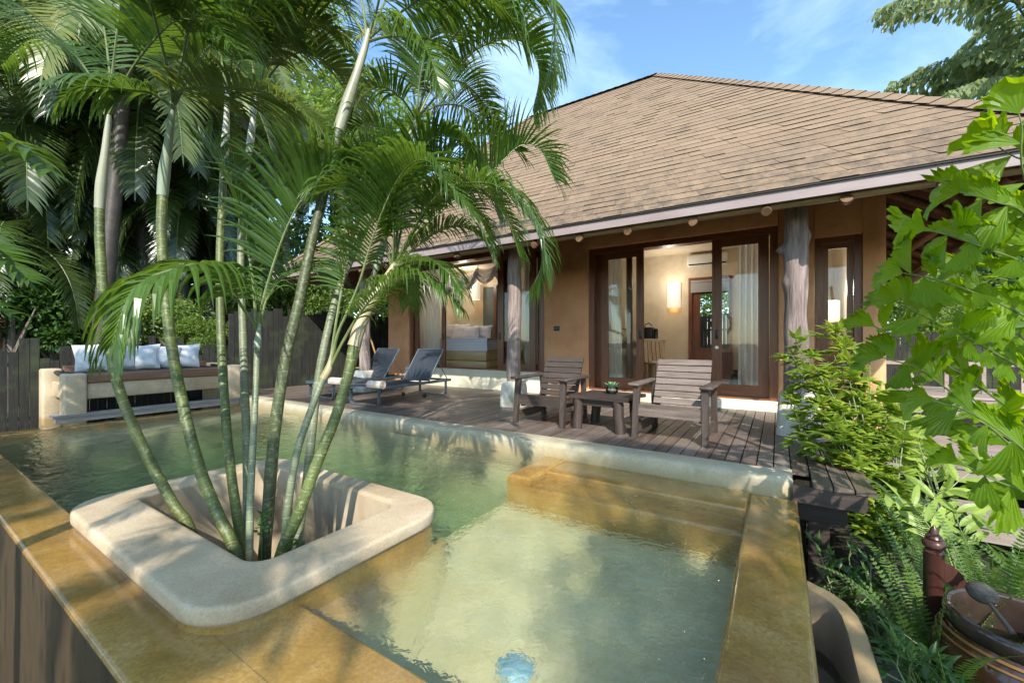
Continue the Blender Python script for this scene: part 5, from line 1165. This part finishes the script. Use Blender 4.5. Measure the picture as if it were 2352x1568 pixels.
for k,u in enumerate((-150,60,260,430,600,770,930,1900,2060,2200,2340,2480)):
    tuv('garden_tree','distant leafy tree '+('behind the left palms','far behind the peach house','behind the shaggy oil palm trunk','behind the second palm stem','behind the tall fence left end','behind the tall fence middle','behind the villa left wall','hidden behind the villa right wall','just right of the villa corner','behind the clipped bush','behind the right railing','beyond the right picture edge')[k],u,640,26.+3*(k%3),4.2,'lit' if k>6 else 'mid',k%2)
tuv('garden_tree','dense dark tree behind the grey-green fishtail palm',2440,150,17.,2.4,'lit',0)
tuv('garden_tree','dark bush at the far left above the fence',20,720,8.5,1.1,'mid',1,.9,'bush')
tuv('garden_tree','dark low bush behind the left fence boards',120,760,9.5,.7,'dark',0,.8,'bush')
tuv('garden_tree','dark tree filling the far left behind the palms',60,420,17.,4.0,'dark',0)
tuv('garden_tree','dark tree behind the shaggy oil palm',330,420,18.,3.6,'dark',0)
tuv('garden_tree','mid green tree behind the white crownshafts',520,430,21.,3.6,'mid',1)
tuv('garden_tree','tall leafy tree behind the leaning palm crown',760,330,22.,3.2,'lit',1)
tuv('garden_tree','leafy tree showing above the left roof end',900,290,24.,3.0,'lit',0)
tuv('garden_tree','tall dark tree at the top left corner',110,120,20.,4.5,'mid',0)
tuv('garden_tree','tall green tree behind the pale coconut palm',430,130,22,4.2,'mid',1)
tuv('garden_tree','tall tree at the top between the palm crowns',680,150,24,3.2,'lit',0)
tuv('garden_tree','bright clipped bush beside the right wall corner',2080,690,13.5,1.25,'lit',1,.8,'bush')
tuv('garden_tree','sunlit bush right of the clipped bush behind the garden fence',2190,690,14.5,1.5,'lit',0,.8,'bush')
tuv('garden_tree','green tree beyond the garden fence at the right edge',2330,600,15.,2.2,'mid',0)
tuv('garden_tree','green bush beyond the right fence below the right edge',2320,740,13.,1.1,'mid',1,.8,'bush')
tuv('garden_tree','light tree far right behind the villa overhang',2150,580,18,2.0,'lit',0)
tuv('garden_tree','green bush seen through the villa rear door above the pale fence',1617,690,16.,1.2,'lit',1,.7,'bush')
# ---------------------------------------------------------------- fishtail palms
def fan(m,p,d,n,L,spread,r,mat=0,asym=.0,rg=rng):
    d=d.normalized(); s=n.cross(d).normalized(); n=d.cross(s).normalized()*-1; K=16; c0=m.vert(p); prev=None
    for k in range(K+1):
        t=k/K*2-1; a=t*spread; l=L*(.86-.10*abs(t)**2.5+.30*asym*t)*(1+rg.uniform(-.10,.08)-(.16 if rg.random()<.14 else 0))
        e=d*math.cos(a)+s*math.sin(a); z=n*((.005 if k%2 else -.005)*L*1.0)
        q1=m.vert(p+e*l*.5+z*.6+n*.03*L*(1-t*t)); q2=m.vert(p+e*l*.80+z-n*.02*L+V(0,0,-.04*L)); cu=asym*.10*L*t; q3=m.vert(p+e*l+z*.5-n*(.12*L+cu)+V(0,0,-.12*L))
        if prev: m.face((c0,prev[0],q1),mat,r); m.face((prev[0],prev[1],q2,q1),mat,r); m.face((prev[1],prev[2],q3,q2),mat,r)
        prev=(q1,q2,q3)
camv=at(1176,784,d=0.)
def fish_rachis(m,pts,n,L,spread=.62,rg=rng,flip=1,start=.05,rad=.006,droop=.25):
    S=spline(P3(pts),40); m.tube(S,[rad*(1-.6*i/39) for i in range(40)],6,1)
    for k in range(n):
        t=start+(1-start)*(k+.3)/n; x=t*39; i=min(int(x),38); p=S[i].lerp(S[i+1],x-i); T=(S[i+1]-S[i]).normalized()
        vd=(camv-p).normalized(); nn=(vd+V(rg.uniform(-.55,.55),rg.uniform(-.55,.55),rg.uniform(.1,.9))).normalized()
        sg=1 if k%2 else -1; side=T.cross(nn).normalized()*sg*flip
        d=side*rg.uniform(.75,1.0)+T*rg.uniform(.45,.75)+V(0,0,-droop*rg.random())
        nn=(nn-d.normalized()*nn.dot(d.normalized())).normalized()
        fan(m,p,d,nn,1.27*L*rg.uniform(.8,1.15)*(1-.2*t),spread*rg.uniform(.5,.85),rg.random(),0,rg.choice((-1,1))*rg.uniform(.5,1.25),rg)
    T=(S[-1]-S[-3]).normalized(); vd=(camv-S[-1]).normalized(); nn=(vd-T*vd.dot(T)).normalized(); fan(m,S[-1],T,nn,L,spread*1.15,rg.random(),0,0,rg)
fp=empty('fishtail_palm','large bright green fishtail palm with jagged fan leaflets at the right picture edge','palm',(at(2500,1000,d=2.).x,at(2500,1000,d=2.).y,-.85))
FP=Matrix.Translation(-fp.location)
m=MB(); m.tube([fp.location,at(2480,900,d=2.),at(2440,500,d=2.),at(2400,150,d=2.)],[.05,.042,.035,.03],12); o=m.obj('trunk',M['tr_green'],fp,True); o.matrix_parent_inverse=FP
for pts,n,L,sp in (
 ([(2420,560,2.0),(2352,405,1.85),(2347,295,1.8),(2340,262,1.8)],4,.22,.66),
 ([(2430,600,2.0),(2352,491,1.85),(2290,465,1.8),(2238,450,1.78),(2205,442,1.76)],5,.22,.62),
 ([(2440,680,2.),(2352,606,1.85),(2258,569,1.8),(2180,541,1.76),(2127,528,1.74)],7,.20,.58),
 ([(2440,780,2.),(2352,725,1.85),(2238,672,1.8),(2135,639,1.76),(2074,627,1.74)],8,.19,.55),
 ([(2450,930,2.),(2352,852,1.9),(2261,797,1.85),(2203,767,1.8),(2120,725,1.78),(2060,695,1.78)],8,.17,.5),
 ([(2450,1010,2.),(2352,961,1.95),(2244,884,1.9),(2162,832,1.88),(2112,805,1.86),(2010,750,1.86)],9,.17,.45),
 ([(2450,1100,2.),(2352,1046,1.9),(2288,993,1.86),(2214,925,1.84),(2112,849,1.82),(2030,822,1.82)],9,.18,.5),
 ([(2440,1130,2.),(2370,1050,1.75),(2290,985,1.7),(2210,940,1.68),(2140,920,1.66)],7,.19,.55),
 ([(2440,1180,2.),(2352,1130,1.8),(2280,1100,1.76),(2200,1060,1.74)],5,.2,.5),
 ([(2440,450,2.),(2380,380,1.9),(2330,360,1.9),(2280,330,1.9)],4,.2,.6),
 ([(2450,860,2.15),(2352,790,2.1),(2250,735,2.05),(2160,700,2.),(2090,680,2.)],7,.19,.52),
 ([(2450,720,2.2),(2380,660,2.2),(2300,640,2.2),(2230,620,2.2)],5,.2,.55)):
    m=MB(); fish_rachis(m,pts,int(n*2.1),L,sp,random.Random(int(pts[0][1]+n))); o=m.obj('frond',[M['fish'],M['rachis']],fp); o.matrix_parent_inverse=FP
# second fishtail palm behind the roof, top right
ft=at(2420,700,d=14.); ftop=at(2380,190,d=14.)
f2=empty('fishtail_palm','tall grey-green fishtail palm rising behind the right end of the villa roof','palm',(ft.x,ft.y,-.4)); FP2=Matrix.Translation(-f2.location)
m=MB(); m.tube([f2.location,V(ft.x,ft.y,3),ftop,ftop+V(0,0,1.6)],[.2,.17,.15,.1],12); o=m.obj('trunk',M['tr_grey'],f2,True); o.matrix_parent_inverse=FP2
rg=random.Random(21); m=MB()
for k in range(32):
    a=k*2.4; z0=ftop+V(0,0,-2.4+.19*k); e=R(rg.uniform(8,50)); L=rg.uniform(3.2,4.6); d=V(math.cos(a)*math.cos(e),math.sin(a)*math.cos(e),math.sin(e)); P=[z0]; p=z0.copy()
    for i in range(6): p=p+d*L/6; d=(d+V(0,0,-.20)).normalized(); P.append(p.copy())
    S=spline(P,30); m.tube(S,[.035*(1-.8*i/29) for i in range(30)],5,1)
    for j in range(3,30):
        T=(S[j]-S[j-1]).normalized(); sd=T.cross(UP).normalized(); cnt=7
        for sg in(-1,1):
            sl_=L*.24*(1-.55*j/30); d2=(sd*sg*.8+T*.55+V(0,0,.25)).normalized(); q=S[j].copy()
            for h in range(cnt):
                q=q+d2*sl_/cnt; d2=(d2+V(0,0,-.28)).normalized()
                dd=(d2+V(rg.uniform(-.6,.6),rg.uniform(-.6,.6),rg.uniform(-1.1,-.1))).normalized(); nn=V(rg.uniform(-1,1),rg.uniform(-1,1),.6); nn=(nn-dd*nn.dot(dd)).normalized(); s=nn.cross(dd); l=rg.uniform(.22,.40); r=rg.random()
                i=[m.vert(x) for x in(q,q+dd*l*.8+s*l*.26,q+dd*l*1.05+V(0,0,-.02),q+dd*l*.8-s*l*.26)]; m.face((i[0],i[1],i[2]),0,r); m.face((i[0],i[2],i[3]),0,r)
o=m.obj('crown',[M['leaf_pale'],M['rachis']],f2); o.matrix_parent_inverse=FP2
# ---------------------------------------------------------------- shrub by the right post
def leafy_shrub(name,label,base,stems,mat,ll,lw,seed,cat='shrub',whorl=6,per=7):
    rg=random.Random(seed); base=Vector(base); c=empty(name,label,cat,base); m=MB(); s_=MB()
    for end in stems:
        end=Vector(end)-base; mid=end*.5+V(rg.uniform(-.08,.08),rg.uniform(-.08,.08),.12*end.length); S=spline([V(rg.uniform(-.05,.05),rg.uniform(-.05,.05),-.05),mid,end],12)
        s_.tube(S,[.008*(1-.6*i/11) for i in range(12)],5)
        for j in range(12-per,12):
            p=S[j]; T=(S[j]-S[j-1]).normalized()
            for w in range(2 if j<11 else 3):
                a=rg.random()*6.283; sd=T.cross(V(math.cos(a),math.sin(a),.1)).normalized(); pd=(sd*.8+T*.5).normalized(); pl_=rg.uniform(.03,.08); q=p+pd*pl_; s_.tube([p,q],.0025,4)
                for h in range(whorl):
                    b=(h-(whorl-1)/2)/(whorl-1)*2.6; u=(pd*math.cos(b)+pd.cross(UP).normalized()*math.sin(b)+V(0,0,rg.uniform(-.3,.12)))
                    l=ll*rg.uniform(.7,1.15)*(1-.25*abs(b)/1.3); leaflet(m,q,u,pd.cross(u)+V(.01,0,0) if False else u.cross(V(rg.uniform(-.3,.3),rg.uniform(-.3,.3),1)),l,lw*rg.uniform(.8,1.15),.28,5,0,rg.random(),.3,(.12,.75,1.,.8,.45,.03))
    m.obj('foliage',M[mat],c); s_.obj('stems',M['rachis'],c,True); return c
st=[at(u,v,d=d) for u,v,d in((1860,800,4.3),(1900,770,4.25),(1935,765,4.2),(1970,800,4.1),(1820,830,4.4),(1850,870,4.2),(1900,880,4.0),(1950,870,4.0),(2000,900,3.9),(1820,920,4.2),(1870,940,3.9),(1930,950,3.8),(1990,960,3.7),(2040,950,3.7),(1880,900,4.3),(1960,920,4.2),(2050,1000,3.6),(1840,985,4.0),(1910,1000,3.7),(1975,1010,3.6))]
leafy_shrub('leafy_shrub','bright yellow-green leafy shrub climbing in front of the gnarled right post',(.78,4.5,-.8),st+[q+V(rng.uniform(-.12,.12),rng.uniform(-.15,.1),rng.uniform(-.14,.06)) for q in st],'shrub',.155,.058,31,per=9)
st=[at(u,v,d=d) for u,v,d in((2010,900,4.1),(2050,890,4.),(2080,930,3.9),(2060,960,4.),(2100,985,3.8),(2030,930,4.3))]
c=empty('young_fishtail','young pale green fishtail palm with splayed leaflets beside the leafy shrub','palm',(1.15,4.3,-.8)); FY_=Matrix.Translation(-c.location); m=MB(); rg=random.Random(77)
for p in st:
    S=spline([c.location,c.location.lerp(p,.6)+V(0,0,.18),p],20); m.tube(S,[.008*(1-.6*i/19) for i in range(20)],5,1)
    for j in range(10,20):
        T=(S[j]-S[j-1]).normalized(); a=rg.random()*6.28
        for s in(-1,1):
            d=(T.cross(UP).normalized()*s*.8+T*.7+V(0,0,rg.uniform(-.3,.2))); nn=V(rg.uniform(-.4,.4),-.4,1); dn=d.normalized(); nn=(nn-dn*nn.dot(dn)).normalized(); fan(m,S[j],d,nn,rg.uniform(.12,.2),.3,rg.random(),0,rg.uniform(-1,1),rg)
o=m.obj('foliage',[M['shrub'],M['rachis']],c); o.matrix_parent_inverse=FY_
# pale bamboo palm leaflets
c=empty('bamboo_palm','small palm with broad pale yellow-green leaflets in front of the boardwalk','palm',(1.25,3.6,-.8)); FB=Matrix.Translation(-c.location)
for pts in ([(2180,1300,3.2),(2150,1180,3.1),(2185,1120,3.1),(2235,1080,3.1),(2270,1065,3.1)],[(2180,1300,3.2),(2120,1190,3.),(2080,1150,3.),(2030,1130,3.)],[(2180,1300,3.2),(2200,1200,3.),(2240,1180,3.),(2300,1200,3.)]):
    m=MB(); P=[c.location]+P3(pts)[1:]; S=spline(P,30); m.tube(S,.004,5,1)
    for j in range(16,30,2):
        T=(S[j]-S[j-1]).normalized(); sd=T.cross(V(0,-.5,1)).normalized()
        for s in(-1,1): leaflet(m,S[j],sd*s*.8+T*.6+V(0,0,.15),T,rng.uniform(.17,.24),.05,.25,5,0,rng.random(),.2,(.2,.8,1.,.95,.7,.05))
    o=m.obj('frond',[M['fern_pale'],M['rachis']],c); o.matrix_parent_inverse=FB
# ferns
def fern(label,x,y,z,n,L,seed,mat='fern',lean=(0,0)):
    rg=random.Random(seed); c=empty('sword_fern',label,'fern',(x,y,z),0,'sword ferns in the right-hand bed'); m=MB()
    for k in range(n):
        a=k*2.4+rg.uniform(-.3,.3); e=R(rg.uniform(48,84)); l=L*rg.uniform(.65,1.15); d=V(math.cos(a)*math.cos(e)+lean[0],math.sin(a)*math.cos(e)+lean[1],math.sin(e)).normalized(); p=V(0,0,0); P=[p.copy()]
        for i in range(6): p=p+d*l/6; d=(d+V(0,0,-.10*(1+.6*i))).normalized(); P.append(p.copy())
        frond(m,P,n=max(26,int(l*44)),L=.062,w=.0155,droop=.12,lift=.1,f0=86,f1=72,start=.12,K=2,rad=.0035,fold=0,rg=rg,tipL=.25)
    m.obj('fronds',[M[mat],M['rachis']],c); return c
FL=[('sword fern under the corner of the deck',.80,3.55,12,.85),('sword fern beside the deck beam',.75,3.1,14,.85),('tall sword fern behind the maroon post',1.0,3.35,14,1.),('sword fern left of the maroon post',.62,2.75,16,.75),('sword fern just in front of the boardwalk',1.45,3.9,14,1.),('sword fern with fronds reaching right over the stones',1.5,3.6,16,1.1),('sword fern beside the foot bath rim',.62,2.35,12,.55),('sword fern between post and jar',.66,3.0,10,.6),('sword fern behind the water jar',1.5,3.2,14,.95),('sword fern in the shade below the leafy shrub',.95,4.1,14,.95),('sword fern at the foot of the fishtail palm',1.8,3.3,12,1.)]
for k,(l,x,y,n,L) in enumerate(FL): fern(l,x,y,-.84,n,L,100+k,lean=(.12,-.1))
st=[at(u,v,d=d) for u,v,d in((2040,1470,1.95),(2080,1500,1.9),(2110,1480,1.95),(2060,1530,1.8),(2130,1540,1.85),(2020,1500,2.0))]
leafy_shrub('leafy_shrub','low dark green pointed-leaf plant between the foot bath and the jar',(.72,2.15,-.84),st,'shrub_mid',.085,.024,41,'plant',5,5)
st=[at(u,v,d=d) for u,v,d in((1880,1260,2.9),(1910,1300,2.8),(1950,1280,2.9),(1900,1340,2.7),(1960,1360,2.6),(2000,1300,2.8))]
leafy_shrub('leafy_shrub','small dark leafy weeds in the shade under the deck corner',(.5,3.1,-.84),st,'shrub_mid',.07,.022,43,'plant',5,6)
# ground cover
def groundcover():
    rg=random.Random(55); m=MB()
    for k in range(2600):
        x=rg.uniform(.25,4.5); y=rg.uniform(1.2,6.6)
        if x<.6 and y<3.1 or (x<.6 and y>3.8): continue
        p=V(x,y,gz(x,y)); d=V(rg.uniform(-1,1),rg.uniform(-1,1),rg.uniform(.4,1.6)); leaflet(m,p,d,V(rg.uniform(-1,1),rg.uniform(-1,1),0),rg.uniform(.08,.26),rg.uniform(.012,.05),.4,3,0,rg.random(),.2,(.3,.9,.7,.04))
    o=m.obj('ground_cover',M['shrub_mid']); tag(o,'low leafy ground cover in the right-hand garden bed','ground cover',kind='stuff')
groundcover()
# trees behind the camera whose shade dapples the pool
def cam_tree(label,x,y,zc,rad,me,k,zs=.8): return tree('shade_tree',label,x,y,zc,rad,me,k,rng.random()*6,zs,group='shade trees on the camera side of the pool',tr=.12)
for a in (
 ('tall shade tree on the right behind the camera',6.0,-7.5,8.7,.85,'mid',0),
 ('tall shade tree straight behind the camera',3.75,-8.5,8.8,.5,'mid',1),
 ('tall shade tree left behind the camera',.3,-8.2,8.8,1.15,'mid',0),
 ('dense shade tree in front of the daybed end of the pool',-5.4,-2.6,5.6,1.15,'dark',0),  # added out of view to throw shade on the daybed
 ('shade tree with a small crown behind the camera',4.95,-5.45,8.65,1.0,'mid',1)):
    cam_tree(*a)
bgpalm('coconut_palm','slim coconut palm standing behind the camera position',(-.1,-3.7,-1.5),V(.25,-3.35,4.3),.09,'small',0,.9,.8)
bgpalm('coconut_palm','slim coconut palm in front of the pool near rim',(-2.6,-1.9,-1.5),V(-2.35,-1.7,3.4),.08,'small',0,4.1,.62)
bgpalm('coconut_palm','slim coconut palm at the right of the camera position',(3.7,-2.4,-.8),V(3.5,-2.25,4.3),.09,'small',0,1.9,.62)
bgpalm('coconut_palm','leaning coconut palm left of the camera',(-5.6,-2.6,-1.5),V(-5.9,-2.4,3.6),.12,'small',0,2.7,1.2)
# ================================================================ SKY, SUN, CAMERA
SUN=V(.427,-.649,.629).normalized()
w=bpy.data.worlds.new('World'); sc.world=w; w.use_nodes=True; nt=w.node_tree; nt.nodes.clear()
out=nt.nodes.new('ShaderNodeOutputWorld'); bg=nt.nodes.new('ShaderNodeBackground'); sky=nt.nodes.new('ShaderNodeTexSky'); sky.sky_type='NISHITA'; sky.sun_disc=False
sky.sun_elevation=math.asin(SUN.z); sky.sun_rotation=math.atan2(SUN.x,SUN.y); sky.air_density=1.0; sky.dust_density=.6; sky.ozone_density=1.0
tc=nt.nodes.new('ShaderNodeTexCoord'); mp=nt.nodes.new('ShaderNodeMapping'); mp.inputs['Scale'].default_value=(1.4,1.1,3.2); mp.inputs['Rotation'].default_value=(0,.35,.5); nz=nt.nodes.new('ShaderNodeTexNoise'); nz.inputs['Scale'].default_value=2.1; nz.inputs['Detail'].default_value=7; nz.inputs['Roughness'].default_value=.58; nz.inputs['Distortion'].default_value=.5
rp=nt.nodes.new('ShaderNodeValToRGB'); rp.color_ramp.elements[0].position=.42; rp.color_ramp.elements[0].color=(0,0,0,1); rp.color_ramp.elements[1].position=.78; rp.color_ramp.elements[1].color=(.5,.5,.5,1)
mx=nt.nodes.new('ShaderNodeMix'); mx.data_type='RGBA'; mx.inputs[7].default_value=(5.2,5.6,6.0,1)
L_=nt.links.new; L_(tc.outputs['Generated'],mp.inputs[0]); L_(mp.outputs[0],nz.inputs['Vector']); L_(nz.outputs['Fac'],rp.inputs[0]); L_(rp.outputs[0],mx.inputs[0]); L_(sky.outputs[0],mx.inputs[6]); tn=nt.nodes.new('ShaderNodeMix'); tn.data_type='RGBA'; tn.blend_type='MULTIPLY'; tn.inputs[0].default_value=1; tn.inputs[7].default_value=(.68,.82,.86,1); L_(mx.outputs[2],tn.inputs[6]); L_(tn.outputs[2],bg.inputs['Color']); bg.inputs['Strength'].default_value=.135; L_(bg.outputs[0],out.inputs[0])
sl_=bpy.data.lights.new('sun','SUN'); sl_.energy=2.35; sl_.angle=R(.53); sl_.color=(1,.95,.86); so=bpy.data.objects.new('sun',sl_); COL.objects.link(so); so.rotation_euler=(-SUN).to_track_quat('-Z','Y').to_euler(); so.location=(6,-8,12)
cam=bpy.data.cameras.new('camera'); cam.sensor_width=36; cam.lens=36*F/2352; cam.clip_end=1000; cam.clip_start=.05; co=bpy.data.objects.new('camera',cam); COL.objects.link(co); co.location=(0,0,CAMH); co.rotation_euler=(R(90),0,YAW); sc.camera=co
sc.view_settings.view_transform='Standard'; sc.view_settings.look='None'; sc.view_settings.exposure=1.62; sc.view_settings.gamma=1
cy=sc.cycles; cy.max_bounces=10; cy.transparent_max_bounces=24; cy.diffuse_bounces=4; cy.glossy_bounces=4; cy.transmission_bounces=6; cy.sample_clamp_indirect=6; cy.caustics_reflective=False; cy.caustics_refractive=False; cy.blur_glossy=.5
try: cy.use_denoising=True
except Exception: pass
